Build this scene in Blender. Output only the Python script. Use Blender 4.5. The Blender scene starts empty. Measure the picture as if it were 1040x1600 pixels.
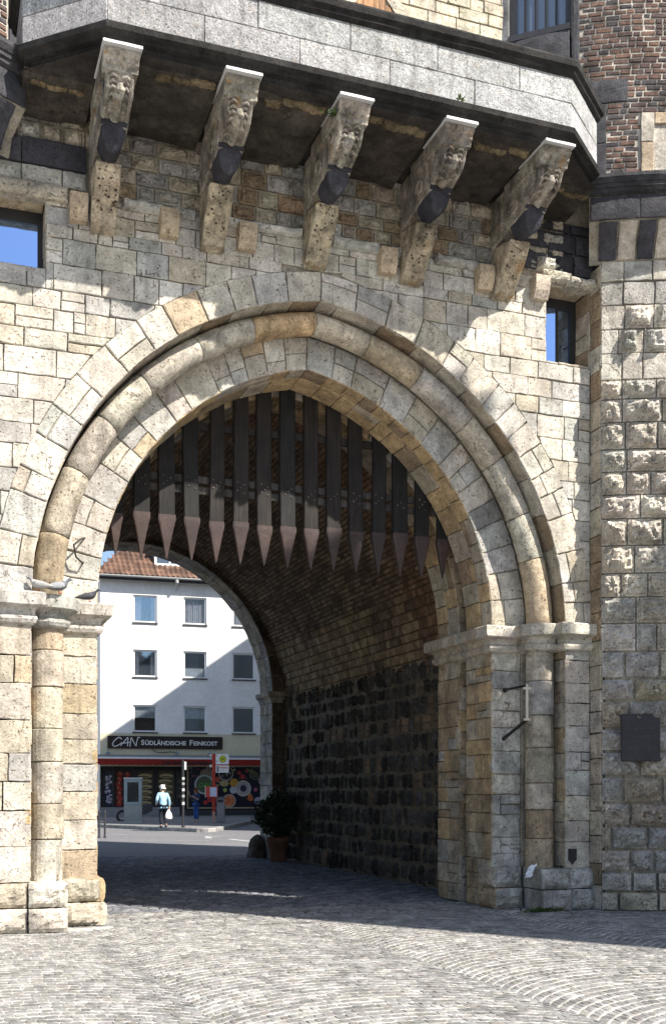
import bpy, random
import numpy as np
from math import *
from mathutils import Vector, Matrix, noise
C = bpy.context.scene.collection
RND = random.Random(11)
U = RND.uniform

# ------------------------------------------------------------------ helpers
def nz(x, y, z, s=1.0):
    return noise.noise(Vector((x * s, y * s, z * s)))
def fb(x, y, z, s=1.0):
    return nz(x, y, z, s) + .5 * nz(x + 9.1, y, z, 2.1 * s) + .25 * nz(x, y + 5.3, z, 4.3 * s)

def vary(c, k=.09, h=.02):
    m = 1 + U(-k, k)
    return tuple(max(.01, min(.9, a * m * (1 + U(-h, h)))) for a in c)

class MB:
    """collects faces with a stone colour each; build() links them as one mesh object"""
    def __init__(s):
        s.v, s.f, s.t = [], [], []
    def add(s, vs, fs, tint=(.5, .5, .5)):
        n = len(s.v)
        s.v.extend(vs)
        for f in fs:
            s.f.append(tuple(i + n for i in f)); s.t.append(tint)
    def box(s, x0, x1, y0, y1, z0, z1, tint=(.5, .5, .5), bev=0.0):
        if bev <= 0:
            vs = [(x, y, z) for z in (z0, z1) for y in (y0, y1) for x in (x0, x1)]
            s.add(vs, [(0, 2, 3, 1), (4, 5, 7, 6), (0, 1, 5, 4), (2, 6, 7, 3), (0, 4, 6, 2), (1, 3, 7, 5)], tint)
        else:
            b = bev
            p = [(x0 + b, y0), (x1 - b, y0), (x1, y0 + b), (x1, y1 - b), (x1 - b, y1), (x0 + b, y1), (x0, y1 - b), (x0, y0 + b)]
            cx, cy = (x0 + x1) / 2, (y0 + y1) / 2
            def sc(q): return (cx + (q[0] - cx) * (1 - 2 * b / max(x1 - x0, 1e-6)), cy + (q[1] - cy) * (1 - 2 * b / max(y1 - y0, 1e-6)))
            rings = [[sc(q) + (z0,) for q in p], [q + (z0 + b,) for q in p], [q + (z1 - b,) for q in p], [sc(q) + (z1,) for q in p]]
            s.loft(rings, tint)
    def loft(s, rings, tint=(.5, .5, .5), closed=True, cap=True):
        n = len(rings[0]); vs = [p for r in rings for p in r]; fs = []
        for i in range(len(rings) - 1):
            for j in range(n if closed else n - 1):
                k = (j + 1) % n
                fs.append((i * n + j, i * n + k, (i + 1) * n + k, (i + 1) * n + j))
        if cap and closed:
            fs.append(tuple(range(n))[::-1]); fs.append(tuple((len(rings) - 1) * n + j for j in range(n)))
        s.add(vs, fs, tint)
    def tube(s, pts, r, tint=(.5, .5, .5), n=8):
        rings = []
        for i, p in enumerate(pts):
            p = Vector(p); a = Vector(pts[max(0, i - 1)]); b = Vector(pts[min(len(pts) - 1, i + 1)])
            d = (b - a).normalized(); u = d.orthogonal().normalized() if i == 0 else (u - d * u.dot(d)).normalized()
            w = d.cross(u); rr = r[i] if isinstance(r, (list, tuple)) else r
            rings.append([tuple(p + (u * cos(2 * pi * k / n) + w * sin(2 * pi * k / n)) * rr) for k in range(n)])
        s.loft(rings, tint)
    def lathe(s, prof, c=(0, 0, 0), n=20, tint=(.5, .5, .5), sx=1, sy=1):
        s.loft([[(c[0] + r * sx * cos(2 * pi * k / n), c[1] + r * sy * sin(2 * pi * k / n), c[2] + z) for k in range(n)] for r, z in prof], tint)
    def build(s, name, mat, parent=None, smooth=False, world=False, loc=None, rot=None):
        me = bpy.data.meshes.new(name)
        v = np.array(s.v, dtype=np.float64).reshape(-1, 3)
        if world and parent is not None:
            v = v - np.array(ORG[parent.name])
        me.from_pydata(v.tolist(), [], s.f)
        at = me.attributes.new('tint', 'FLOAT_COLOR', 'FACE')
        t = np.ones((len(s.f), 4), dtype=np.float32)
        t[:, :3] = np.array(s.t, dtype=np.float32)
        t[:, 3] = 1
        at.data.foreach_set('color', t.ravel())
        if smooth:
            me.polygons.foreach_set('use_smooth', np.ones(len(s.f), dtype=bool))
        me.materials.append(mat)
        o = bpy.data.objects.new(name, me); C.objects.link(o)
        if parent is not None:
            o.parent = parent; ORG[o.name] = ORG[parent.name]
        else:
            ORG[o.name] = (0, 0, 0)
        if loc: o.location = loc; ORG[o.name] = loc
        if rot: o.rotation_euler = rot
        return o

ORG = {}
def tag(o, label, cat, group=None, kind=None):
    o['label'] = label; o['category'] = cat
    if group: o['group'] = group
    if kind: o['kind'] = kind
    return o
def thing(name, label, cat, loc=(0, 0, 0), rz=0, group=None):
    o = bpy.data.objects.new(name, None); C.objects.link(o)
    o.location = loc; o.rotation_euler = (0, 0, rz); o.empty_display_size = .3
    ORG[o.name] = loc
    return tag(o, label, cat, group)
def struct(o):
    o['kind'] = 'structure'; return o

def clip(poly, n, c):
    """keep the side where n.p <= c"""
    out = []
    for i, p in enumerate(poly):
        q = poly[(i + 1) % len(poly)]
        a = n[0] * p[0] + n[1] * p[1] - c; b = n[0] * q[0] + n[1] * q[1] - c
        if a <= 0: out.append(p)
        if a * b < 0:
            k = a / (a - b); out.append((p[0] + k * (q[0] - p[0]), p[1] + k * (q[1] - p[1])))
    return out
def rect(u0, u1, v0, v1):
    return [(u0, v0), (u1, v0), (u1, v1), (u0, v1)]
def area(p):
    return .5 * sum(p[i][0] * p[(i + 1) % len(p)][1] - p[(i + 1) % len(p)][0] * p[i][1] for i in range(len(p)))
def miter(poly, d):
    out = []; n = len(poly)
    for i in range(n):
        a, b, c = Vector(poly[i - 1]), Vector(poly[i]), Vector(poly[(i + 1) % n])
        e, f = (b - a), (c - b)
        if e.length < 1e-6 or f.length < 1e-6: out.append(poly[i]); continue
        e.normalize(); f.normalize()
        n1, n2 = Vector((-e.y, e.x)), Vector((-f.y, f.x))
        m = n1 + n2; k = m.dot(n1)
        out.append(tuple(b + m * (d / max(k, .35))))
    return out

def pblock(mb, M, poly, d1=0.0, d0=-.05, gap=.010, bev=.007, tint=(.5, .5, .5), jit=.008, tilt=.007, seg=.09):
    """a dressed stone over a convex polygon of the (u, v) sheet M"""
    if area(poly) < .0012: return
    base = miter(poly, gap / 2)
    if area(base) < .0008: return
    outer, nrm = [], []
    n = len(base)
    mit = miter(base, 1.0)
    for i in range(n):
        p, q = base[i], base[(i + 1) % n]
        L = hypot(q[0] - p[0], q[1] - p[1])
        if L < 1e-5: continue
        k = max(1, int(L / seg)); e = ((q[0] - p[0]) / L, (q[1] - p[1]) / L); nn = (-e[1], e[0])
        for j in range(k):
            t = j / k
            if j == 0:
                w = (mit[i][0] - p[0], mit[i][1] - p[1])
                jx = (nn[0] * U(0, jit), nn[1] * U(0, jit))
            else:
                w = nn; a = U(-.6 * jit, jit); jx = (nn[0] * a, nn[1] * a)
            outer.append((p[0] + (q[0] - p[0]) * t + jx[0], p[1] + (q[1] - p[1]) * t + jx[1])); nrm.append(w)
    N = len(outer)
    cu = sum(p[0] for p in base) / n; cv = sum(p[1] for p in base) / n
    tu, tv, dd = U(-tilt, tilt), U(-tilt, tilt), U(-tilt, tilt) * .6
    vs = [M(p[0], p[1], d0) for p in outer]
    vs += [M(p[0], p[1], d1 - bev + dd + tu * (p[0] - cu) * 3 + tv * (p[1] - cv) * 3) for p in outer]
    for p, w in zip(outer, nrm):
        b = bev * U(.7, 1.6)
        vs.append(M(p[0] + w[0] * b, p[1] + w[1] * b, d1 + dd + tu * (p[0] - cu) * 3 + tv * (p[1] - cv) * 3))
    fs = [(i, (i + 1) % N, N + (i + 1) % N, N + i) for i in range(N)]
    fs += [(N + i, N + (i + 1) % N, 2 * N + (i + 1) % N, 2 * N + i) for i in range(N)]
    fs.append(tuple(range(2 * N, 3 * N)))
    mb.add(vs, fs, tint)

def gblock(mb, M, u0, u1, v0, v1, d0=-.05, d1=0.0, boss=.05, gap=.014, rnd=.02, nu=6, nv=5, tint=(.5, .5, .5), fr=7., flat=.0, power=.5, jit=.004):
    """a rock-faced or rounded stone: a displaced grid with skirts"""
    g = gap / 2; u0 += g; u1 -= g; v0 += g; v1 -= g
    if u1 - u0 < .02 or v1 - v0 < .02: return
    W, Hh = u1 - u0, v1 - v0
    m = min(rnd, W * .3, Hh * .3)
    us = [0, m] + [m + (W - 2 * m) * i / nu for i in range(1, nu)] + [W - m, W]
    vs_ = [0, m] + [m + (Hh - 2 * m) * i / nv for i in range(1, nv)] + [Hh - m, Hh]
    sx = U(-50, 50); nU, nV = len(us), len(vs_)
    vs = []
    ed = max(.03, min(W, Hh) * .3)
    for j, b in enumerate(vs_):
        for i, a in enumerate(us):
            e = min(a, W - a, b, Hh - b)
            if e <= 1e-6:
                h = d1
            else:
                k = min(1, max(0, (e - flat)) / ed) ** power
                h = d1 + boss * k * (.62 + .5 * fb(a + sx, b, sx, fr) + .3 * (1 - 2.4 * abs(nz(a + sx, b + sx, 1, fr * 2.2)))) + .05 * boss * nz(a + sx, b, 3, 45)
            ju = U(-jit, jit) if 0 < i < nU - 1 or e <= 0 else 0
            vs.append(M(u0 + a + ju, v0 + b + U(-jit, jit), h))
    fs = [(j * nU + i, j * nU + i + 1, (j + 1) * nU + i + 1, (j + 1) * nU + i) for j in range(nV - 1) for i in range(nU - 1)]
    ring = [i for i in range(nU)] + [j * nU + nU - 1 for j in range(1, nV)] + [(nV - 1) * nU + i for i in range(nU - 2, -1, -1)] + [j * nU for j in range(nV - 2, 0, -1)]
    base = len(vs)
    for r in ring:
        j, i = divmod(r, nU)
        vs.append(M(u0 + us[i], v0 + vs_[j], d0))
    K = len(ring)
    fs += [(ring[i], base + i, base + (i + 1) % K, ring[(i + 1) % K]) for i in range(K)]
    mb.add(vs, fs, tint)

def cuts(a, b, lo, hi):
    out = [a]
    while out[-1] < b - hi * 1.15:
        out.append(out[-1] + U(lo, hi))
    if b - out[-1] > hi * 1.05: out.append((out[-1] + b) / 2)
    out.append(b); return out

# ------------------------------------------------------------------ materials
def mat(name):
    m = bpy.data.materials.new(name); m.use_nodes = True
    nt = m.node_tree; b = nt.nodes['Principled BSDF']
    return m, nt, b
def nd(nt, t, **kw):
    n = nt.nodes.new(t)
    for k, v in kw.items():
        if k in n.inputs: n.inputs[k].default_value = v
        else: setattr(n, k, v)
    return n
def mixc(nt, mode, a, b, fac):
    n = nt.nodes.new('ShaderNodeMix'); n.data_type = 'RGBA'; n.blend_type = mode
    for sock, val in ((n.inputs[0], fac), (n.inputs[6], a), (n.inputs[7], b)):
        if hasattr(val, 'is_output'): nt.links.new(val, sock)
        else: sock.default_value = val if not isinstance(val, tuple) or len(val) == 4 else val + (1,)
    return n.outputs[2]
def ramp(nt, src, p0, p1, c0=0., c1=1.):
    n = nt.nodes.new('ShaderNodeMapRange'); n.interpolation_type = 'SMOOTHSTEP'
    n.inputs[1].default_value = p0; n.inputs[2].default_value = p1; n.inputs[3].default_value = c0; n.inputs[4].default_value = c1
    nt.links.new(src, n.inputs[0]); return n.outputs[0]

def stone_mat(name, pit=.5, bump=.35, blotch=.35, grain=.25, scale=1., rough=.9, lichen=None, streak=0., crack=.85):
    m, nt, b = mat(name)
    L = nt.links.new
    co = nd(nt, 'ShaderNodeTexCoord').outputs['Object']
    tint = nd(nt, 'ShaderNodeAttribute', attribute_name='tint').outputs['Color']
    n1 = nd(nt, 'ShaderNodeTexNoise', Scale=2.3 * scale, Detail=6., Roughness=.62); L(co, n1.inputs['Vector'])
    n2 = nd(nt, 'ShaderNodeTexNoise', Scale=38. * scale, Detail=5., Roughness=.7); L(co, n2.inputs['Vector'])
    n3 = nd(nt, 'ShaderNodeTexNoise', Scale=11. * scale, Detail=4., Roughness=.6); L(co, n3.inputs['Vector'])
    n4 = nd(nt, 'ShaderNodeTexNoise', Scale=34. * scale, Detail=3., Roughness=.6); L(co, n4.inputs['Vector'])
    c = mixc(nt, 'MULTIPLY', tint, (1, 1, 1), 1.)
    f1 = ramp(nt, n1.outputs[0], .3, .7, 1 - blotch, 1 + blotch * .45)
    f2 = ramp(nt, n2.outputs[0], .25, .75, 1 - grain, 1 + grain * .7)
    n7 = nd(nt, 'ShaderNodeTexNoise', Scale=7. * scale, Detail=5., Roughness=.65); L(co, n7.inputs['Vector'])
    f3 = ramp(nt, n7.outputs[0], .3, .7, 1 - blotch * .7, 1 + blotch * .4)
    m3 = nd(nt, 'ShaderNodeMath', operation='MULTIPLY'); L(f2, m3.inputs[0]); L(f3, m3.inputs[1]); f2 = m3.outputs[0]
    mm = nd(nt, 'ShaderNodeMath', operation='MULTIPLY'); L(f1, mm.inputs[0]); L(f2, mm.inputs[1])
    vm = nd(nt, 'ShaderNodeVectorMath', operation='SCALE'); L(c, vm.inputs[0]); L(mm.outputs[0], vm.inputs['Scale'])
    c = vm.outputs[0]
    # warm iron-stained patches
    w = ramp(nt, n3.outputs[0], .56, .72, 0, .35)
    c = mixc(nt, 'MULTIPLY', c, (1.0, .82, .58), w)
    # open pores of the tuff: holes in clusters
    pm = ramp(nt, n4.outputs[0], .585, .66, 0, 1)
    pc = ramp(nt, n3.outputs[0], .40, .56, 0, 1)
    pp = nd(nt, 'ShaderNodeMath', operation='MULTIPLY'); L(pm, pp.inputs[0]); L(pc, pp.inputs[1])
    ps = nd(nt, 'ShaderNodeMath', operation='MULTIPLY'); L(pp.outputs[0], ps.inputs[0]); ps.inputs[1].default_value = pit
    c = mixc(nt, 'MIX', c, mixc(nt, 'MULTIPLY', c, (.25, .22, .2), 1.), ps.outputs[0])
    wv = nd(nt, 'ShaderNodeVectorMath', operation='MULTIPLY_ADD'); L(n3.outputs['Color'], wv.inputs[0]); wv.inputs[1].default_value = (.22, .22, .22); L(co, wv.inputs[2])
    vo = nd(nt, 'ShaderNodeTexVoronoi', feature='DISTANCE_TO_EDGE', Scale=1.35 * scale); L(wv.outputs[0], vo.inputs['Vector'])
    ck = nd(nt, 'ShaderNodeMath', operation='MULTIPLY'); L(ramp(nt, vo.outputs['Distance'], .004, .012, 1, 0), ck.inputs[0]); L(ramp(nt, n1.outputs[0], .52, .6, 0, crack), ck.inputs[1])
    c = mixc(nt, 'MULTIPLY', c, (.32, .28, .25), ck.outputs[0])
    mx = nd(nt, 'ShaderNodeMath', operation='MAXIMUM'); L(ps.outputs[0], mx.inputs[0]); L(ck.outputs[0], mx.inputs[1]); ps = mx
    if streak > 0:
        mp = nd(nt, 'ShaderNodeMapping'); mp.inputs['Scale'].default_value = (9, 9, .7); L(co, mp.inputs['Vector'])
        n5 = nd(nt, 'ShaderNodeTexNoise', Scale=1., Detail=4., Roughness=.6); L(mp.outputs[0], n5.inputs['Vector'])
        s5 = ramp(nt, n5.outputs[0], .52, .72, 0, streak)
        c = mixc(nt, 'MULTIPLY', c, (.3, .28, .27), s5)
    if lichen:
        n6 = nd(nt, 'ShaderNodeTexNoise', Scale=4.5, Detail=8., Roughness=.7); L(co, n6.inputs['Vector'])
        c = mixc(nt, 'MIX', c, lichen, ramp(nt, n6.outputs[0], .58, .66, 0, .8))
    L(c, b.inputs['Base Color'])
    b.inputs['Roughness'].default_value = rough
    b.inputs['Specular IOR Level'].default_value = .25
    h1 = nd(nt, 'ShaderNodeMath', operation='MULTIPLY_ADD'); L(ps.outputs[0], h1.inputs[0]); h1.inputs[1].default_value = -1.6
    hs = nd(nt, 'ShaderNodeMath', operation='MULTIPLY_ADD'); L(n3.outputs[0], hs.inputs[0]); hs.inputs[1].default_value = 1.2; L(n2.outputs[0], hs.inputs[2])
    L(hs.outputs[0], h1.inputs[2])
    bp = nd(nt, 'ShaderNodeBump', Strength=bump, Distance=.02); L(h1.outputs[0], bp.inputs['Height'])
    L(bp.outputs[0], b.inputs['Normal'])
    return m

def tint_mat(name, rough=.7, spec=.3, grain=.15, gs=30., bump=.1, metal=0., coat=0.):
    """plain matter coloured by the tint of its faces, with wear"""
    m, nt, b = mat(name); L = nt.links.new
    co = nd(nt, 'ShaderNodeTexCoord').outputs['Object']
    tint = nd(nt, 'ShaderNodeAttribute', attribute_name='tint').outputs['Color']
    n2 = nd(nt, 'ShaderNodeTexNoise', Scale=gs, Detail=5., Roughness=.65); L(co, n2.inputs['Vector'])
    n1 = nd(nt, 'ShaderNodeTexNoise', Scale=gs * .12, Detail=4., Roughness=.6); L(co, n1.inputs['Vector'])
    mm = nd(nt, 'ShaderNodeMath', operation='MULTIPLY')
    L(ramp(nt, n2.outputs[0], .25, .75, 1 - grain, 1 + grain * .6), mm.inputs[0]); L(ramp(nt, n1.outputs[0], .3, .7, 1 - grain, 1 + grain * .5), mm.inputs[1])
    vm = nd(nt, 'ShaderNodeVectorMath', operation='SCALE'); L(tint, vm.inputs[0]); L(mm.outputs[0], vm.inputs['Scale'])
    L(vm.outputs[0], b.inputs['Base Color'])
    b.inputs['Roughness'].default_value = rough; b.inputs['Specular IOR Level'].default_value = spec; b.inputs['Metallic'].default_value = metal
    bp = nd(nt, 'ShaderNodeBump', Strength=bump, Distance=.01); L(n2.outputs[0], bp.inputs['Height']); L(bp.outputs[0], b.inputs['Normal'])
    return m

def wood_mat(name):
    m, nt, b = mat(name); L = nt.links.new
    co = nd(nt, 'ShaderNodeTexCoord').outputs['Object']
    tint = nd(nt, 'ShaderNodeAttribute', attribute_name='tint').outputs['Color']
    mp = nd(nt, 'ShaderNodeMapping'); mp.inputs['Scale'].default_value = (40, 40, 2.2); L(co, mp.inputs['Vector'])
    n = nd(nt, 'ShaderNodeTexNoise', Scale=1., Detail=6., Roughness=.65); L(mp.outputs[0], n.inputs['Vector'])
    n1 = nd(nt, 'ShaderNodeTexNoise', Scale=3., Detail=4., Roughness=.6); L(co, n1.inputs['Vector'])
    mm = nd(nt, 'ShaderNodeMath', operation='MULTIPLY')
    L(ramp(nt, n.outputs[0], .3, .7, .45, 1.5), mm.inputs[0]); L(ramp(nt, n1.outputs[0], .3, .7, .6, 1.3), mm.inputs[1])
    vm = nd(nt, 'ShaderNodeVectorMath', operation='SCALE'); L(tint, vm.inputs[0]); L(mm.outputs[0], vm.inputs['Scale'])
    L(vm.outputs[0], b.inputs['Base Color']); b.inputs['Roughness'].default_value = .75; b.inputs['Specular IOR Level'].default_value = .35
    bp = nd(nt, 'ShaderNodeBump', Strength=.5, Distance=.01); L(n.outputs[0], bp.inputs['Height']); L(bp.outputs[0], b.inputs['Normal'])
    return m

def glass_mat(name, base=(.012, .016, .022), rough=.04):
    m, nt, b = mat(name); L = nt.links.new
    co = nd(nt, 'ShaderNodeTexCoord').outputs['Object']
    n = nd(nt, 'ShaderNodeTexNoise', Scale=1.1, Detail=1.); L(co, n.inputs['Vector'])
    bp = nd(nt, 'ShaderNodeBump', Strength=.06, Distance=.05); L(n.outputs[0], bp.inputs['Height']); L(bp.outputs[0], b.inputs['Normal'])
    b.inputs['Base Color'].default_value = base + (1,); b.inputs['Roughness'].default_value = rough
    b.inputs['Specular IOR Level'].default_value = 1.0; b.inputs['IOR'].default_value = 1.9
    return m

M_ASH = stone_mat('ashlar tuff', pit=.92, bump=.55, blotch=.33, grain=.25, streak=.4)
M_RUST = stone_mat('rock-faced tuff', pit=.8, bump=.9, blotch=.35, grain=.3, streak=.2)
M_ROLL = stone_mat('moulding sandstone', pit=.85, bump=.6, blotch=.42, grain=.25, streak=.45)
M_WORN = stone_mat('worn jamb stone', pit=.7, bump=.6, blotch=.45, grain=.3, streak=.4)
M_BAS = stone_mat('basalt', pit=.3, bump=.5, blotch=.4, grain=.3, scale=1.3, rough=.75)
M_GRAN = stone_mat('pale granite', crack=0., pit=.7, bump=.8, blotch=.24, grain=.5, scale=1.3, streak=.5)
M_SOOT = stone_mat('sooty stone', pit=.4, bump=.5, blotch=.5, grain=.3, streak=.5)
M_CONS = stone_mat('console stone', pit=.7, bump=.7, blotch=.6, grain=.3, streak=.7, lichen=(.30, .19, .085))
M_MORT = stone_mat('mortar', pit=.2, bump=.5, blotch=.3, grain=.3)
M_BRICK = stone_mat('old brick', crack=0., pit=.3, bump=.6, blotch=.4, grain=.35, scale=1.6)
M_SETT = stone_mat('setts', crack=0., pit=.25, bump=.35, blotch=.4, grain=.22, scale=1.4, rough=.7)
M_WOOD = wood_mat('old oak'); M_IRON = tint_mat('rusty iron', rough=.6, spec=.4, grain=.3, gs=25, bump=.3)
M_METAL = tint_mat('painted metal', rough=.45, spec=.4, grain=.08)
M_PAINT = tint_mat('paint', rough=.6, grain=.06, gs=12); M_PLAST = tint_mat('render plaster', rough=.9, spec=.2, grain=.09, gs=5, bump=.12)
M_CLOTH = tint_mat('cloth', rough=.9, spec=.15, grain=.2, gs=60, bump=.3); M_SKIN = tint_mat('skin', rough=.6, grain=.05)
M_TILE = tint_mat('roof tile', rough=.8, grain=.3, gs=7, bump=.2); M_LEAF = tint_mat('leaf', rough=.55, spec=.4, grain=.25, gs=18)
M_GLASS = glass_mat('window glass'); M_COAT = glass_mat('coated glass'); M_DULL = glass_mat('dusty leaded glass', base=(.16, .2, .27), rough=.3); _b = M_COAT.node_tree.nodes['Principled BSDF']; _b.inputs['Metallic'].default_value = 1.; _b.inputs['Base Color'].default_value = (.34, .48, .75, 1); M_ASPH = stone_mat('asphalt', crack=0., pit=.3, bump=.3, blotch=.18, grain=.35, scale=2.2, rough=.85)
M_POST = tint_mat('printed poster', rough=.18, spec=.4, grain=.12, gs=20, bump=.02)
M_TERRA = tint_mat('terracotta', rough=.85, grain=.3, gs=9, bump=.2)

# stone colours (real base colours)
CREAM = (.535, .492, .42); PALE = (.585, .55, .485); GREY = (.445, .43, .395); DGREY = (.345, .335, .315); OCHRE = (.50, .405, .285); TAN = (.48, .425, .34)
BASALT = (.062, .062, .075); MORT = (.33, .30, .245); BROWN = (.34, .26, .175); SOOT = (.05, .045, .042)
OCH2 = (.52, .385, .225)
def pick(*w):
    t = sum(k for _, k in w); r = U(0, t)
    for c, k in w:
        r -= k
        if r <= 0: return vary(c)
    return vary(w[0][0])
def wallcol(): return pick((CREAM, 5), (PALE, 4), (GREY, 2.4), (TAN, 1.0), (DGREY, .25), (OCHRE, .05))

# ------------------------------------------------------------------ the gate's measures
XC, YF, YI, ZS, A, E = 4.575, 13.05, 13.60, 3.83, 2.65, .559
YC, OC, OR = 13.39, .61, .805     # roll and column axis, and the inner edge of the outer ring
L0 = (A + E) * acos(E / (A + E))
def arc(side, u, off):
    r = A + E + off * (1 - .2 * u / L0); t = u / L0 * acos(E / r)
    return XC + side * (-E + r * cos(t)), ZS + r * sin(t)
def face(side, yp):
    def M(u, v, d):
        x, z = arc(side, u, v); return (x, yp - d, z)
    return M
def soffit(side, off=0.):
    def M(u, v, d):
        x, z = arc(side, u, off - d); return (x, v, z)
    return M
def wall(yp):
    return lambda u, v, d: (u, yp - d, v)
def reveal(side, xw):           # a wall that faces the opening; u runs in y
    return lambda u, v, d: (xw - side * d, u, v)

gate = thing('gatehouse', 'medieval stone city gatehouse with a pointed archway, balcony on consoles and round flanking towers', 'gatehouse', (XC, YF, 0))
def G(mb, name, m, parent=None, smooth=False): return mb.build(name, m, parent or gate, smooth, world=True)

# --- front wall of dressed stone -----------------------------------------
WIN = [(.30, 1.27, 7.52, 8.30), (7.75, 8.40, 7.33, 8.33)]
RO = 1.24
def courses_wall(mb, x0, x1, z0, z1, hlo, hhi, wlo, whi, colf, M, holes=(), arch=None, boss=0., d0=-.06, split=1.):
    zs = cuts(z0, z1, hlo, hhi)
    for a, b in zip(zs, zs[1:]):
        xs = cuts(x0, x1, wlo, whi)
        xs = [xs[0]] + [x + U(-.03, .03) for x in xs[1:-1]] + [xs[-1]]
        for p, q in zip(xs, xs[1:]):
            parts = [(p, q, a, b)]
            r = U(0, 1) / split
            if boss == 0 and r < .10 and q - p > .4: parts = [(p, q, a, (a + b) / 2), (p, q, (a + b) / 2, b)]
            elif boss == 0 and r < .17 and q - p > .35:
                k = p + (q - p) * U(.3, .7); parts = [(p, k, a, b), (k, q, a, (a + b) / 2), (k, q, (a + b) / 2, b)]
            for (u0, u1, v0, v1) in parts:
                polys = [rect(u0, u1, v0, v1)]
                for (hx0, hx1, hz0, hz1) in holes:
                    nxt = []
                    for pl in polys:
                        ux = [t[0] for t in pl]; vz = [t[1] for t in pl]
                        if max(ux) <= hx0 or min(ux) >= hx1 or max(vz) <= hz0 or min(vz) >= hz1: nxt.append(pl); continue
                        nxt.append(clip(pl, (1, 0), hx0)); nxt.append(clip(pl, (-1, 0), -hx1))
                        mid = clip(clip(pl, (1, 0), hx1), (-1, 0), -hx0)
                        nxt.append(clip(mid, (0, 1), hz0)); nxt.append(clip(mid, (0, -1), -hz1))
                    polys = [q_ for q_ in nxt if len(q_) > 2 and area(q_) > .002]
                for pl in polys:
                    if arch is not None:
                        for sd in (-1, 1):
                            cx = XC - sd * E
                            mx = sum(t[0] for t in pl) / len(pl); mz = sum(t[1] for t in pl) / len(pl)
                            if (mx - XC) * sd < -.45 or len(pl) < 3: continue
                            dx, dz = mx - cx, max(mz - ZS, 0.)
                            r_ = hypot(dx, dz); n = (dx / r_, dz / r_)
                            pl = clip(pl, (-n[0], -n[1]), -(n[0] * cx + n[1] * ZS + A + E + arch * (1 - .2 * min(1, atan2(dz, abs(dx)) / 1.42))))
                            if len(pl) < 3: break
                    if len(pl) < 3 or area(pl) < .003: continue
                    if boss and len(pl) == 4:
                        gblock(mb, M, pl[0][0], pl[1][0], pl[0][1], pl[2][1], d0=d0, d1=-.01, boss=boss * U(.6, 1.2), tint=colf(), flat=.02, nu=9, nv=7, power=.35, fr=9, gap=.024)
                    else:
                        pblock(mb, M, pl, d1=U(-.006, .008), d0=d0, tint=colf(), gap=U(.005, .013), bev=U(.003, .008))
wl = MB()
X_L, X_R = XC - A - OR - .01, XC + A + OR + .01
courses_wall(wl, -2.2, 8.42, ZS, 8.04, .21, .33, .26, .58, wallcol, wall(YF), WIN, RO)
pr1, pr2 = MB(), MB()
courses_wall(pr1, -2.2, X_L, .56, ZS - .35, .31, .42, .38, .62, lambda: pick((CREAM, 3), (TAN, 4), (GREY, 1.5), (OCHRE, 1)), wall(YF), split=.3)
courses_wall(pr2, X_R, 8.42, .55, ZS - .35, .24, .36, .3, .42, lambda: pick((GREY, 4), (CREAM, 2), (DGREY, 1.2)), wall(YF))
G(pr1, 'pier', M_ASH); G(pr2, 'pier', M_ASH)
# between the consoles: rock-faced blocks
def bosscol(): return tuple(v * .82 for v in vary(pick((TAN, 4), (GREY, 2), (BROWN, 1), (DGREY, 1.5)), .12))  # patina tone, darkened further for the shade under the balcony
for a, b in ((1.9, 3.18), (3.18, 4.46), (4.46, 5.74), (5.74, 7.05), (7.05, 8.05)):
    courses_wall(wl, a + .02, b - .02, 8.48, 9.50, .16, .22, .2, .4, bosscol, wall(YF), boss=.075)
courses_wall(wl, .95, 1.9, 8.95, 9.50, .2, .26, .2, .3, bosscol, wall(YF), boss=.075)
courses_wall(wl, 7.3, 8.5, 8.5, 9.2, .2, .3, .3, .5, lambda: vary(BASALT, .3), wall(YF - .02), boss=.03)
# irregular weathered string course
for a, b in ((2.12, 2.62), (2.72, 3.0), (3.35, 4.33), (4.7, 5.35), (5.5, 5.7), (6.1, 6.72), (6.84, 7.2)):
    gblock(wl, wall(YF), a, b, 8.33 + U(-.02, .02), 8.47, d0=-.05, d1=.03, boss=.07, rnd=.02, nu=7, nv=3, tint=pick((TAN, 2), (GREY, 3), (CREAM, 1)), fr=6)
courses_wall(wl, -2.2, 8.42, 8.03, 8.42, .18, .22, .2, .5, wallcol, wall(YF + .004), [(.30, 1.27, 7.52, 8.30), (7.75, 8.40, 7.33, 8.33)])
# left spandrel band of basalt over the window
for a, b in ((-.6, .5), (.5, 1.0), (1.0, 1.72)):
    gblock(wl, wall(YF), a, b, 8.66, 8.96, d0=-.05, d1=.05, boss=.02, tint=vary(BASALT, .2), nu=8, nv=4)
for a, b in ((-.6, .45), (.45, 1.0), (1.0, 1.45), (1.45, 1.72)):
    gblock(wl, wall(YF), a, b, 8.46, 8.66, d0=-.05, d1=.02, boss=.03, tint=vary(GREY, .2), nu=7, nv=3)
G(wl, 'ashlar_wall', M_ASH)
bk = MB()
def plate(mb, x0, x1, z0, z1, y, t=.12): mb.box(x0, x1, y, y + t, z0, z1, MORT)
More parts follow.
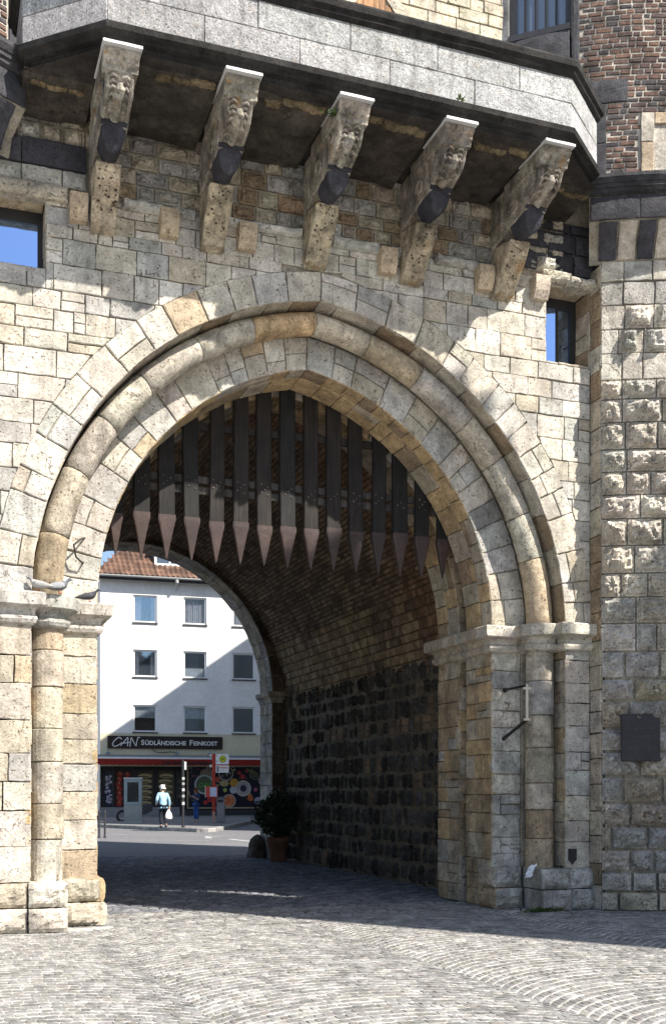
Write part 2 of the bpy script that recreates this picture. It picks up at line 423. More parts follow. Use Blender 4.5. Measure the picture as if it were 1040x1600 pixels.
# mortar bed and wall core behind the stones, with the arch opening left free
N = 24
yb = YF + .035
def bq(x0, x1, z0, z1): bk.add([(x0, yb, z0), (x1, yb, z0), (x1, yb, z1), (x0, yb, z1)], [(0, 1, 2, 3)], MORT)
for sd in (-1, 1):
    pts = [arc(sd, L0 * i / N, .9) for i in range(N + 1)]
    for i in range(N):
        (xa, za), (xb, zb) = pts[i], pts[i + 1]
        zt = 8.04 if 1.29 < (xa + xb) / 2 < 7.73 else (7.52 if sd < 0 else 7.33)
        bk.add([(xa, yb, za), (xb, yb, zb), (xb, yb, zt), (xa, yb, zt)], [(0, 1, 2, 3)], MORT)
xr = XC + A + .9; xl = XC - A - .9
bq(-4, .30, 0, 8.04); bq(.30, xl, 0, 7.52); bq(xr, 8.40, 0, 7.33); bq(8.40, 8.6, 0, 8.04)
for a, b in ((-4, .30), (1.27, 7.75), (8.40, 8.6)):
    bk.add([(a, YF + .036, 8.04), (b, YF + .036, 8.04), (b, YF + .036, 8.33), (a, YF + .036, 8.33)], [(0, 1, 2, 3)], MORT)
bk.add([(-4, YF + .036, 8.33), (8.6, YF + .036, 8.33), (8.6, YF + .036, 9.6), (-4, YF + .036, 9.6)], [(0, 1, 2, 3)], MORT)
G(bk, 'mortar_bed', M_MORT)

# --- arch rings -----------------------------------------------------------
def vouss(mb, M, v0, v1, lo, hi, colf, side, split=.3, **kw):
    us = cuts(0, L0, lo, hi)
    for a, b in zip(us, us[1:]):
        if U(0, 1) < split:
            k = v0 + (v1 - v0) * U(.3, .7)
            pblock(mb, M, rect(a, b, v0, k), tint=colf(), **kw); pblock(mb, M, rect(a, b, k, v1), tint=colf(), **kw)
        else: pblock(mb, M, rect(a, b, v0, v1), tint=colf(), **kw)
def ringback(mb, M, v0, v1, d, n=40):
    us = [L0 * i / n for i in range(n + 1)]
    vs = [M(u, v, d) for u in us for v in (v0, v1)]
    mb.add(vs, [(2 * i, 2 * i + 1, 2 * i + 3, 2 * i + 2) for i in range(n)], MORT)
oring, iring, back = MB(), MB(), MB()
for sd in (-1, 1):
    vouss(oring, face(sd, YF - .004), OR, RO + .01, .2, .36, wallcol, sd, split=.4, d0=-.05)
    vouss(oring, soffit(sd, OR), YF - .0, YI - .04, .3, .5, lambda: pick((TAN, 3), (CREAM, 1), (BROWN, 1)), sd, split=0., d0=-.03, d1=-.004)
    ringback(back, face(sd, YF), OR + .02, RO + .03, -.03)
    ringback(back, soffit(sd, OR), YF + .02, YI + .1, -.03)
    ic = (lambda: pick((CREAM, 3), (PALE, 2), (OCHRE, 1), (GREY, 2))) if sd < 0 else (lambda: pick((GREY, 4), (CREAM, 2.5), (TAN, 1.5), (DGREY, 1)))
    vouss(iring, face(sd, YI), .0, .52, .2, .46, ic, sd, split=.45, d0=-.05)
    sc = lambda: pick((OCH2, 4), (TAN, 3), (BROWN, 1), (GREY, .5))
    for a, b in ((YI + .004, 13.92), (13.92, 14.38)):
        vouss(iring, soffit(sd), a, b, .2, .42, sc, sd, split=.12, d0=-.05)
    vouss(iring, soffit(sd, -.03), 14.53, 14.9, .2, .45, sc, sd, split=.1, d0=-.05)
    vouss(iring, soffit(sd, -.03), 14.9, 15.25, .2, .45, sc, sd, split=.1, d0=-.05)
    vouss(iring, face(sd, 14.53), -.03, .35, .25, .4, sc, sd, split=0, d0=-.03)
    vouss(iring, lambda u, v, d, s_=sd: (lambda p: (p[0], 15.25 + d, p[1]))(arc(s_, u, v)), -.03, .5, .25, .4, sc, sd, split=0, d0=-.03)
    ringback(back, face(sd, YI), .0, .6, -.03); ringback(back, soffit(sd), YI + .02, 14.39, -.035)
    ringback(back, soffit(sd, -.03), 14.55, 15.23, -.035); ringback(back, face(sd, 14.4), .02, 1.2, 0.)
    # groove walls above the portcullis
G(oring, 'outer_arch_ring', M_ASH); G(iring, 'inner_arch_ring', M_ASH); G(back, 'arch_core', M_MORT)

# --- roll moulding round the arch ----------------------------------------
roll = MB()
RR = .178
def drum_ring(cu, side, R): pass
for sd in (-1, 1):
    us = cuts(0, L0, .5, .85)
    for a, b in zip(us, us[1:]):
        rr = RR * U(.97, 1.02); rings = []
        st = [a + .003, a + .012] + [a + (b - a) * k / 7 for k in range(1, 7)] + [b - .012, b - .003]
        for i, u in enumerate(st):
            r = rr - (.012 if i in (0, len(st) - 1) else 0)
            ring = []
            for k in range(18):
                ph = 2 * pi * k / 18
                q = r * (1 + .03 * fb(u * 3 + sd * 9, cos(ph), sin(ph), 2.))
                x, z = arc(sd, u, OC + q * cos(ph)); ring.append((x, YC - q * sin(ph), z))
            rings.append(ring)
        roll.loft(rings, pick((CREAM, 3), (OCH2, 2.5), (TAN, 2), (OCHRE, 2)))
G(roll, 'roll_moulding', M_ROLL, smooth=True)

# --- jambs, columns, imposts ---------------------------------------------
for sd in (-1, 1):
    jm = MB()
    X0 = XC + sd * A
    def X(o): return XC + sd * (A + o)
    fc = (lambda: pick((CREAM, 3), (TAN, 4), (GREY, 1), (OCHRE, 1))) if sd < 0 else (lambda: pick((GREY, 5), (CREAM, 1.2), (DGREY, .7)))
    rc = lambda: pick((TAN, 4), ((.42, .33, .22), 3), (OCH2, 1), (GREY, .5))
    xa, xb = sorted((X(0), X(.44)))
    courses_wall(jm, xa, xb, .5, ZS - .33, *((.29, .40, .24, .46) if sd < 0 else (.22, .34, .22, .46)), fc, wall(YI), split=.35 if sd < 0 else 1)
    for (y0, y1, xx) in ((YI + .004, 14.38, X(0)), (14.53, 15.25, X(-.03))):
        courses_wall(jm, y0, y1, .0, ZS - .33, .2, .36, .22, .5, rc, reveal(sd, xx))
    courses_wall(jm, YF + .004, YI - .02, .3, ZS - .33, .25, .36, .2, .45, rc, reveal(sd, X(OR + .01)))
    for a, b in zip(*(lambda z: (z, z[1:]))(cuts(0, ZS - .33, .25, .35))):
        pblock(jm, wall(14.53), rect(*sorted((X(-.03), X(.35))), a, b), tint=rc())
    # core
    jm.box(*sorted((X(.035), X(.6))), YI + .03, 14.36, 0, ZS, MORT); jm.box(*sorted((X(.01), X(.7))), 14.56, 15.24, 0, ZS, MORT)
    jm.box(*sorted((X(.86), X(1.26))), YF + .035, YI + .3, 0, ZS, MORT)
    jm.box(*sorted((X(.3), X(.9))), 14.3, 15.0, 0, 7.9, MORT)
    # plinth of rough blocks
    big = .13 if sd < 0 else .05
    for (z0, z1, pr_) in ((0, .28, big + .03), (.28, .56, big)):
        p0 = YI - pr_ - .02
        gblock(jm, wall(p0), *sorted((X(-.02), X(.42))), z0, z1, d0=-.3, d1=0, boss=.07, rnd=.04, nu=8, nv=6, tint=fc(), fr=5)
        gblock(jm, wall(YF - pr_), *sorted((X(.42), X(.86))), z0, z1, d0=-.5, d1=0, boss=.06, rnd=.05, nu=8, nv=6, tint=fc(), fr=5)
        gblock(jm, wall(YF - pr_ * .6), *sorted((X(.86), X(1.28))), z0, z1, d0=-.3, d1=0, boss=.06, rnd=.04, nu=8, nv=6, tint=fc(), fr=5)
        gblock(jm, reveal(sd, X(-pr_ * .35)), p0 - .02, 13.95, z0, z1, d0=-.2, d1=0, boss=.05, rnd=.04, nu=8, nv=5, tint=rc(), fr=5)
        if sd < 0:
            for a, b in ((-1.4, -.7), (-.7, -.05), (-.05, .68)):
                gblock(jm, wall(YF - pr_ * .6), a, b, z0, z1, d0=-.3, d1=0, boss=.06, rnd=.04, nu=8, nv=5, tint=fc(), fr=5)
    G(jm, 'jamb', M_WORN if sd > 0 else M_ASH)
    co = MB()
    zc = cuts(.54, ZS - .34, .32, .5)
    cxm = X(OC)
    for a, b in zip(zc, zc[1:]):
        rr = .19 * U(.96, 1.02); rings = []
        ox, oy = U(-.006, .006), U(-.006, .006)
        for i, z in enumerate([a + .003, a + .013] + [a + (b - a) * k / 6 for k in range(1, 6)] + [b - .013, b - .003]):
            r = rr - (.013 if i in (0, 8) else 0)
            rings.append([(cxm + ox + r * (1 + .03 * fb(cos(t) * .5 + sd * 7, sin(t) * .5, z, 3.)) * cos(t), YC + oy + r * (1 + .03 * fb(cos(t) * .5, sin(t) * .5 + sd, z, 3.)) * sin(t), z) for t in [2 * pi * k / 22 for k in range(22)]])
        co.loft(rings, pick((CREAM, 3), (OCHRE, 2), (TAN, 4)) if sd < 0 else pick((TAN, 4), (GREY, 2), (OCHRE, 1), (BROWN, 1)))
    co.box(*sorted((X(.44), X(.82))), YI - .03, YI + .2, 0, ZS, MORT)
    G(co, 'column', M_ROLL, smooth=False)
    # impost
    ip = MB()
    def path_side():
        p = [((8.42 if sd > 0 else .66), YF), (X(OR + .01), YF), (X(OR), YF + .12)]
        for k in range(7):
            t = pi * (.10 + .80 * k / 6); p.append((cxm + sd * .2 * cos(t), YC - .2 * sin(t)))
        p += [(X(.43), YI - .08), (X(.42), YI), (X(0), YI), (X(0), 13.9), (X(0), 14.38)]
        return p
    P = path_side()
    def sweep(mb, P, prof, flip, colf, sub=.14, jit=.004):
        # subdivide, then offset each point along its mitred normal
        Q = []
        for a, b in zip(P, P[1:]):
            k = max(1, int(hypot(b[0] - a[0], b[1] - a[1]) / sub))
            Q += [(a[0] + (b[0] - a[0]) * i / k, a[1] + (b[1] - a[1]) * i / k) for i in range(k)]
        Q.append(P[-1]); nrm = []
        for i, p in enumerate(Q):
            a = Vector(Q[i - 1]) if i else None; c = Vector(Q[i + 1]) if i < len(Q) - 1 else None; b = Vector(p)
            ns = []
            for e in ((b - a) if a else None, (c - b) if c else None):
                if e is not None: e.normalize(); ns.append(Vector((e.y, -e.x)) * flip)
            m = sum(ns, Vector((0, 0))); k = m.dot(ns[0]) if len(ns) > 1 else 1.
            nrm.append(m / max(k, .5) if len(ns) > 1 else m)
        n = len(prof); t = colf(); acc = 0; lim = U(.3, .6)
        rows = [[(q[0] + w[0] * (o + U(-jit, jit)), q[1] + w[1] * (o + U(-jit, jit)), z + U(-jit, jit)) for o, z in prof] for q, w in zip(Q, nrm)]
        for i in range(len(Q) - 1):
            acc += hypot(Q[i + 1][0] - Q[i][0], Q[i + 1][1] - Q[i][1])
            mb.add(rows[i] + rows[i + 1], [(j, j + 1, n + j + 1, n + j) for j in range(n - 1)], t)
            if acc > lim: acc = 0; lim = U(.3, .6); t = colf()
        mb.add(rows[0], [tuple(range(n))], t); mb.add(rows[-1], [tuple(range(n))[::-1]], t)
    prof = [(o, ZS + z) for o, z in ((-.05, -.36), (.015, -.36), (.05, -.34), (.07, -.30), (.065, -.265), (.04, -.25), (.045, -.20), (.075, -.175), (.145, -.155), (.16, -.145), (.166, -.02), (.15, 0), (-.06, .012))]
    ic = (lambda: pick((GREY, 3), (PALE, 1), (CREAM, 1))) if sd < 0 else (lambda: pick((GREY, 3), (CREAM, 2), (TAN, 1)))
    sweep(ip, P, prof, -sd, ic)
    sweep(ip, [(X(.3), 14.53), (X(-.03), 14.53), (X(-.03), 15.25), (X(.3), 15.25)], [(o, z - .01) for o, z in prof], -sd, lambda: pick((TAN, 3), (CREAM, 1)))
    G(ip, 'impost', M_ASH)

# --- windows of the front wall -------------------------------------------
for (x0, x1, z0, z1), lip in zip(WIN, (0, 1)):
    wf = MB()
    wf.box(x0, x1, YF + .33, YF + .38, z0, z0 + .05, (.02, .02, .022)); wf.box(x0, x1, YF + .33, YF + .38, z1 - .14, z1, (.02, .02, .022))
    wf.box(x0, x0 + .05, YF + .33, YF + .38, z0 + .05, z1 - .14, (.02, .02, .022)); wf.box(x1 - (.10 if lip else .06), x1, YF + .33, YF + .38, z0 + .05, z1 - .14, (.02, .02, .022))
    if lip: wf.box(x0 + .34, x0 + .37, YF + .325, YF + .37, z0 + .05, z1 - .14, (.02, .02, .022))
    fo = G(wf, 'window', M_METAL)
    pn = MB()
    if lip:
        pn.box(x0 + .37, x1 - .10, YF + .35, YF + .36, z0 + .04, z1 - .13)
        zt = z1 - .13; pn.add([(x0 + .04, YF + .415, z0 + .04), (x0 + .35, YF + .345, z0 + .04), (x0 + .35, YF + .345, zt), (x0 + .04, YF + .415, zt)], [(0, 1, 2, 3)])   # this casement stands ajar
    else: pn.box(x0 + .04, x1 - .05, YF + .35, YF + .36, z0 + .04, z1 - .13)
    G(pn, 'pane', M_COAT, fo)
    rv = MB()
    for a, b in zip(*(lambda z: (z, z[1:]))(cuts(z0, z1, .22, .34))):
        pblock(rv, lambda u, v, d: (x1 - d, u, v), rect(YF + .006, YF + .42, a, b), tint=pick((TAN, 2), (BROWN, 1)), d0=-.06)
        pblock(rv, lambda u, v, d: (x0 + d, u, v), rect(YF + .006, YF + .42, a, b), tint=wallcol(), d0=-.06)
    pblock(rv, lambda u, v, d: (u, v, z0 + d), rect(x0, x1, YF + .006, YF + .42), tint=vary(CREAM), d0=-.06)
    pblock(rv, lambda u, v, d: (u, v, z1 - d), rect(x0, x1, YF + .006, YF + .42), tint=vary(OCHRE), d0=-.06)
    rv.box(x0 - .05, x1 + .05, YF + .50, YF + .56, z0 - .05, z1 + .05, (.03, .03, .03))
    G(rv, 'window_reveal', M_ASH, fo)
    lt = MB()
    if lip:
        gblock(lt, wall(YF), 7.66, 8.10, 8.34, 8.52, d0=-.1, d1=.06, boss=.10, rnd=.03, nu=9, nv=4, tint=vary(CREAM), fr=5)
        gblock(lt, wall(YF), 8.0, 8.50, 8.31, 8.46, d0=-.1, d1=.08, boss=.09, rnd=.03, nu=9, nv=4, tint=vary(CREAM), fr=5)
        gblock(lt, wall(YF), 7.58, 7.86, 8.50, 8.68, d0=-.1, d1=.03, boss=.10, rnd=.03, nu=8, nv=4, tint=vary(PALE), fr=5)
    else:
        gblock(lt, wall(YF), -.3, .62, 8.29, 8.47, d0=-.1, d1=.05, boss=.04, rnd=.02, nu=12, nv=4, tint=vary(OCHRE), fr=5)
        gblock(lt, wall(YF), .62, 1.52, 8.28, 8.46, d0=-.1, d1=.06, boss=.04, rnd=.02, nu=12, nv=4, tint=vary(TAN), fr=5)
    G(lt, 'lintel', M_RUST, fo)

# --- small stone brackets under the string course ------------------------
for i, x in enumerate((1.62, 2.66, 3.60, 5.42, 6.78, 7.6)):
    b = MB(); w = .11 if i else .1
    pr_ = [(0, -.16), (.10, -.16), (.15, -.06), (.17, .02), (.17, .13), (0, .13)]
    b.loft([[(x + s_ * w * (1 - .05 * (k == 0)), YF - o, 8.24 + z) for o, z in pr_] for k, s_ in ((0, -1), (1, -.9), (2, .9), (3, 1))], pick((OCHRE, 3), (TAN, 2)))
    G(b, 'bracket_stone', M_ASH)

# --- balcony --------------------------------------------------------------
BP = [(.95, 13.1), (.95, 12.29), (1.74, 11.6), (7.23, 11.6), (8.01, 12.26), (8.01, 13.1)]
par = MB()
dk = lambda: vary((.032, .031, .030), .15)
# moulded base and coping of dark stone
bm = MB()
sweep(bm, BP, [(-.25, 9.30), (-.12, 9.31), (-.10, 9.36), (-.035, 9.375), (-.03, 9.41), (.035, 9.43), (.045, 9.485), (.03, 9.50), (-.05, 9.505)], 1, dk, sub=.3, jit=.002)
bf = []
for (p, q) in zip(BP, BP[1:]):
    L = hypot(q[0] - p[0], q[1] - p[1]); e = ((q[0] - p[0]) / L, (q[1] - p[1]) / L); n_ = (e[1], -e[0])
    Mf = lambda u, v, d, p=p, e=e, n_=n_: (p[0] + e[0] * u + n_[0] * d, p[1] + e[1] * u + n_[1] * d, v)
    gcol = lambda: vary((.42, .42, .422), .16, .015)
    for a, b, off in ((9.50, 9.80, .0), (9.80, 10.11, .55)):
        us = [0] + [x for x in np.arange(off if off else 1.02, L - .3, 1.06)] + [L]
        for s0, s1 in zip(us, us[1:]): pblock(par, Mf, rect(s0, s1, a, b), d0=-.12, d1=U(-.003, .004), gap=.007, bev=.006, tint=gcol(), jit=.003, tilt=.002)
    vs = [Mf(u, v, -.02) for u in (0, L) for v in (9.5, 10.1)]; par.add(vs, [(0, 1, 3, 2)], (.3, .29, .27))
    vs = [Mf(u, v, -.22) for u in (0, L) for v in (9.36, 10.12)]; par.add(vs, [(0, 1, 3, 2)], (.3, .29, .27))
po = G(par, 'balcony_parapet', M_GRAN)
G(bm, 'base_moulding', M_SOOT, po)
cp = MB()
sweep(cp, BP, [(-.22, 10.10), (.012, 10.10), (.03, 10.12), (.045, 10.135), (.05, 10.17), (.085, 10.19), (.095, 10.25), (.08, 10.28), (-.22, 10.30)], 1, lambda: vary((.03, .029, .028), .2), sub=.3, jit=.003)
G(cp, 'coping', M_SOOT, po)
fl = MB()
poly = BP
fl.add([(x, y + .05 if y < 13 else y, 9.27) for x, y in poly] + [(x, y + .05 if y < 13 else y, 9.52) for x, y in poly], [tuple(range(6)), tuple(range(6, 12))], SOOT)
# decayed slabs under the walk, bay by bay
for a, b in ((.97, 1.70), (2.1, 2.98), (3.4, 4.24), (4.66, 5.5), (5.95, 6.8), (7.28, 8.0)):
    nu, nv = 14, 8; y0, y1 = 11.75, 13.02
    if a < 1 or b > 7.9: y0 = 12.3
    vs = []
    for j in range(nv + 1):
        for i in range(nu + 1):
            x = a + (b - a) * i / nu; y = y0 + (y1 - y0) * j / nv
            vs.append((x, y, 9.235 + .05 * max(0, fb(x, y, 0, 2.5)) - .06 * (j / nv) + (.06 if j == 0 else 0)))
    fl.add(vs, [(j * (nu + 1) + i, j * (nu + 1) + i + 1, (j + 1) * (nu + 1) + i + 1, (j + 1) * (nu + 1) + i) for j in range(nv) for i in range(nu)], vary((.07, .06, .05)))
    # crust of old mortar along the front of the bay
    u = a + U(.03, .2)
    while u < b - .12:
        w_ = U(.12, .3); v_ = y0 + U(.06, .14)
        gblock(fl, lambda s, v, d: (s, v + .05 * nz(s, 2, 2, 3), 9.235 - d), u, min(u + w_, b - .02), v_, v_ + U(.05, .10), d0=-.03, d1=0, boss=.045, gap=.0, rnd=.01, nu=9, nv=4, tint=vary((.20, .155, .095), .25), fr=14, jit=.012)
        u += w_ * U(.8, 1.1)
G(fl, 'balcony_floor', M_SOOT)

# consoles: slab, moulded S-shaped body, pendant drop, lower corbel
def prism(mb, x0, x1, prof, tint, bev=.012, jit=.006, step=.06):
    """profile in (y, z) drawn across x, subdivided and chipped"""
    Q = []
    for i, p in enumerate(prof):
        q = prof[(i + 1) % len(prof)]; L = hypot(q[0] - p[0], q[1] - p[1]); k = max(1, int(L / step))
        Q += [(p[0] + (q[0] - p[0]) * j / k, p[1] + (q[1] - p[1]) * j / k) for j in range(k)]
    if area(Q) < 0: Q = Q[::-1]
    I = miter(Q, bev)
    rings = []
    for x, pr_ in [(x0, I), (x0 + bev, Q)] + [(x0 + bev + (x1 - x0 - 2 * bev) * k / 5, Q) for k in range(1, 5)] + [(x1 - bev, Q), (x1, I)]:
        rings.append([(x + U(-jit, jit) * .5, y + jit * 1.4 * fb(x, y, z, 8), z + jit * 1.4 * fb(x + 5, y, z, 8)) for y, z in pr_])
    mb.loft(rings, tint)
cons = []
for i in range(5):
    x = 1.895 + i * 1.288; w = .148
    tint = vary((.36, .325, .275), .12)
    b = MB()
    S = [(11.70, 9.07), (11.745, 9.045), (11.78, 9.0), (11.80, 8.95), (11.845, 8.90), (11.925, 8.862), (12.02, 8.84), (12.11, 8.81)]
    prism(b, x - w, x + w, S + [(12.14, 8.74), (12.6, 8.70), (13.02, 8.62), (13.02, 9.24), (11.70, 9.24)], tint, bev=.018, jit=.014, step=.045)
    prism(b, x - .185, x + .185, [(11.60, 9.25), (11.60, 9.215), (11.63, 9.19), (11.65, 9.17), (11.655, 9.14), (11.69, 9.12), (11.70, 9.075), (12.6, 9.075), (12.6, 9.25)], vary(tint), bev=.006, jit=.004)
    # scrolled flanks and a carved front: volutes, a leaf down the middle, side fillets
    for s_ in (-1, 1):
        for (yy, zz, r) in ((11.96, 9.0, .10), (12.4, 8.88, .12)):
            b.tube([(x + s_ * (w + .006), yy + (r * (1 - t / 9)) * cos(t), zz + (r * (1 - t / 9)) * sin(t)) for t in [k * .55 for k in range(13)]], .017, vary(tint), 6)
        b.tube([(x + s_ * (w - .026), y - .016, z - .006) for y, z in S[1:]], .026, vary(tint, .2), 7)
    b.tube([(x + .012 * sin(q * 2.1), y - .014, z - .006) for q, (y, z) in enumerate(S[2:])], [.035, .06, .065, .05, .04, .055, .03], vary(tint, .2), 8)
    for q, (y, z) in enumerate(S[1:-1]):
        for s_ in (-1, 1): b.tube([(x + s_ * .02, y - .02, z - .01), (x + s_ * .075, y - .03, z + .004), (x + s_ * .105, y - .012, z - .02)], [.016, .022, .012], vary(tint, .25), 6)
    co = G(b, 'console', M_CONS)
    sl = MB(); prism(sl, x - .205, x + .205, [(11.54, 9.255), (11.54, 9.285), (12.2, 9.285), (12.2, 9.255)], (.5, .5, .51), bev=.006, jit=.002); G(sl, 'cover_slab', M_METAL, co)
    pd = MB(); pdt = vary((.05, .05, .062), .15)
    zt, yt = 8.80, 12.11
    prism(pd, x - .142, x + .142, [(yt, zt), (yt, zt - .045), (yt + .4, zt - .08), (yt + .4, zt)], pdt, bev=.008, jit=.003)
    rings = []
    for k in range(10):
        t = k / 9; z = zt - .045 - .25 * t; hw = .132 * sqrt(max(0.02, 1 - t ** 1.9)); yf = yt + .012 + .09 * t ** 2
        rings.append([(x - hw, yt + .42, z + .04 * t)] + [(x + hw * sin(-pi / 2 + pi * j / 10), yf + .035 * (1 - cos(-pi / 2 + pi * j / 10)), z) for j in range(11)] + [(x + hw, yt + .42, z + .04 * t)])
    pd.loft(rings, pdt)
    G(pd, 'pendant_drop', M_BAS, co)
    lc = MB(); lt_ = vary((.43, .36, .265), .12)
    prism(lc, x - .142, x + .142, [(12.50, 8.545), (12.57, 8.40), (12.80, 8.20), (12.93, 8.04), (13.04, 8.0), (13.04, 8.64)], lt_, bev=.01, jit=.008)
    for q in range(26):      # drilled and weathered carving on its face
        zz = U(8.10, 8.53); yy = 12.50 + (.07 * (8.545 - zz) / .145 if zz > 8.40 else .07 + (8.40 - zz) * 1.13); rr = U(.008, .018)
        lc.lathe([(rr * .8, -rr * .7), (rr, 0), (rr * .5, rr * .7)], (x + U(-.11, .11), yy + .004, zz), 7, vary((.10, .08, .06), .3))
    G(lc, 'lower_corbel', M_CONS, co)

# --- upper storey, above the walk ----------------------------------------
up = MB()
def brickrows(mb, M, u0, u1, v0, v1, h, l, colf, gap=.012, d0=-.03, hole=None, jit=.003, dv=.004):
    r = 0; v = v0
    while v < v1 - .02:
        hh = h * U(.93, 1.07); u = u0 - (l / 2 if r % 2 else 0)
        while u < u1:
            ll = l * U(.75, 1.2) if U(0, 1) > .2 else l * .55
            a, b = max(u, u0), min(u + ll, u1)
            if b - a > .03 and not (hole and hole((a + b) / 2, v + hh / 2)):
                pblock(mb, M, rect(a, b, v, min(v + hh, v1)), d0=d0, d1=U(-dv, dv), gap=gap, bev=.005, tint=colf(), jit=jit, tilt=.01, seg=.15)
            u += ll
        v += hh; r += 1
NX, NZ = 5.63, 11.6
def nhalf(v): return .62 if v < NZ else .62 * max(0, 1 - (v - NZ) / .78) ** .85
def niche(u, v): return abs(u - NX) < nhalf(v) + .12
brickrows(up, wall(13.9), 2.2, 7.66, 9.7, 13.4, .17, .38, lambda: vary((.60, .54, .42), .08), hole=niche)
up.box(2.0, 7.6, 13.93, 14.3, 9.3, 13.4, (.5, .46, .38))
uo = G(up, 'upper_wall', M_ASH)
dv = MB()
for s_ in (-1, 1):      # stones of the little pointed doorway
    zz = [10.2, 10.7, 11.2, NZ] + [NZ + .78 * q / 6 for q in range(1, 7)]
    for a, b in zip(zz, zz[1:]):
        q = [(NX + s_ * nhalf(a), a + .004), (NX + s_ * (nhalf(a) + .22), a + .004), (NX + s_ * (nhalf(b) + .22), b), (NX + s_ * nhalf(b), b)]
        dv.loft([[(x, 13.885, z) for x, z in q], [(x, 14.1, z) for x, z in q]], vary((.58, .53, .42), .08))
G(dv, 'door_surround', M_ASH, uo)
dd = MB()
for k in range(8):
    x0 = NX - .62 + k * .155; x1 = x0 + .148; xm = max(abs(x0 - NX), abs(x1 - NX))
    ztop = NZ + .78 * (1 - min(1, (xm / .62)) ** (1 / .85)) + .1
    dd.box(x0, x1, 13.90, 13.92, 10.2, ztop, vary((.28, .15, .07), .25))
G(dd, 'arched_door', M_WOOD, uo)
body = MB()
body.box(-3.4, 12.6, 14.4, 24.9, 9.6, 13.6, (.35, .3, .25)); body.box(-3.4, 12.6, 14.6, 25.9, 13.6, 13.9, (.08, .08, .09))
body.box(8.6, 12.6, 15.3, 25.8, 0, 9.6, (.35, .3, .25)); body.box(-3.4, .7, 15.3, 25.8, 0, 9.6, (.35, .3, .25))
body.box(-3.4, 12.6, 24.9, 25.8, 8.2, 13.6, (.35, .3, .25)); body.box(-3.4, 12.6, 13.5, 14.4, 8.6, 9.6, (.35, .3, .25))
body.box(.7, 8.6, 15.3, 24.9, 9.0, 9.6, (.2, .2, .2)); body.box(.7, 1.05, 13.6, 15.3, 0, 9.6, (.35, .3, .25)); body.box(8.3, 8.6, 13.6, 15.3, 0, 9.6, (.35, .3, .25))
G(body, 'rear_block', M_ASH)

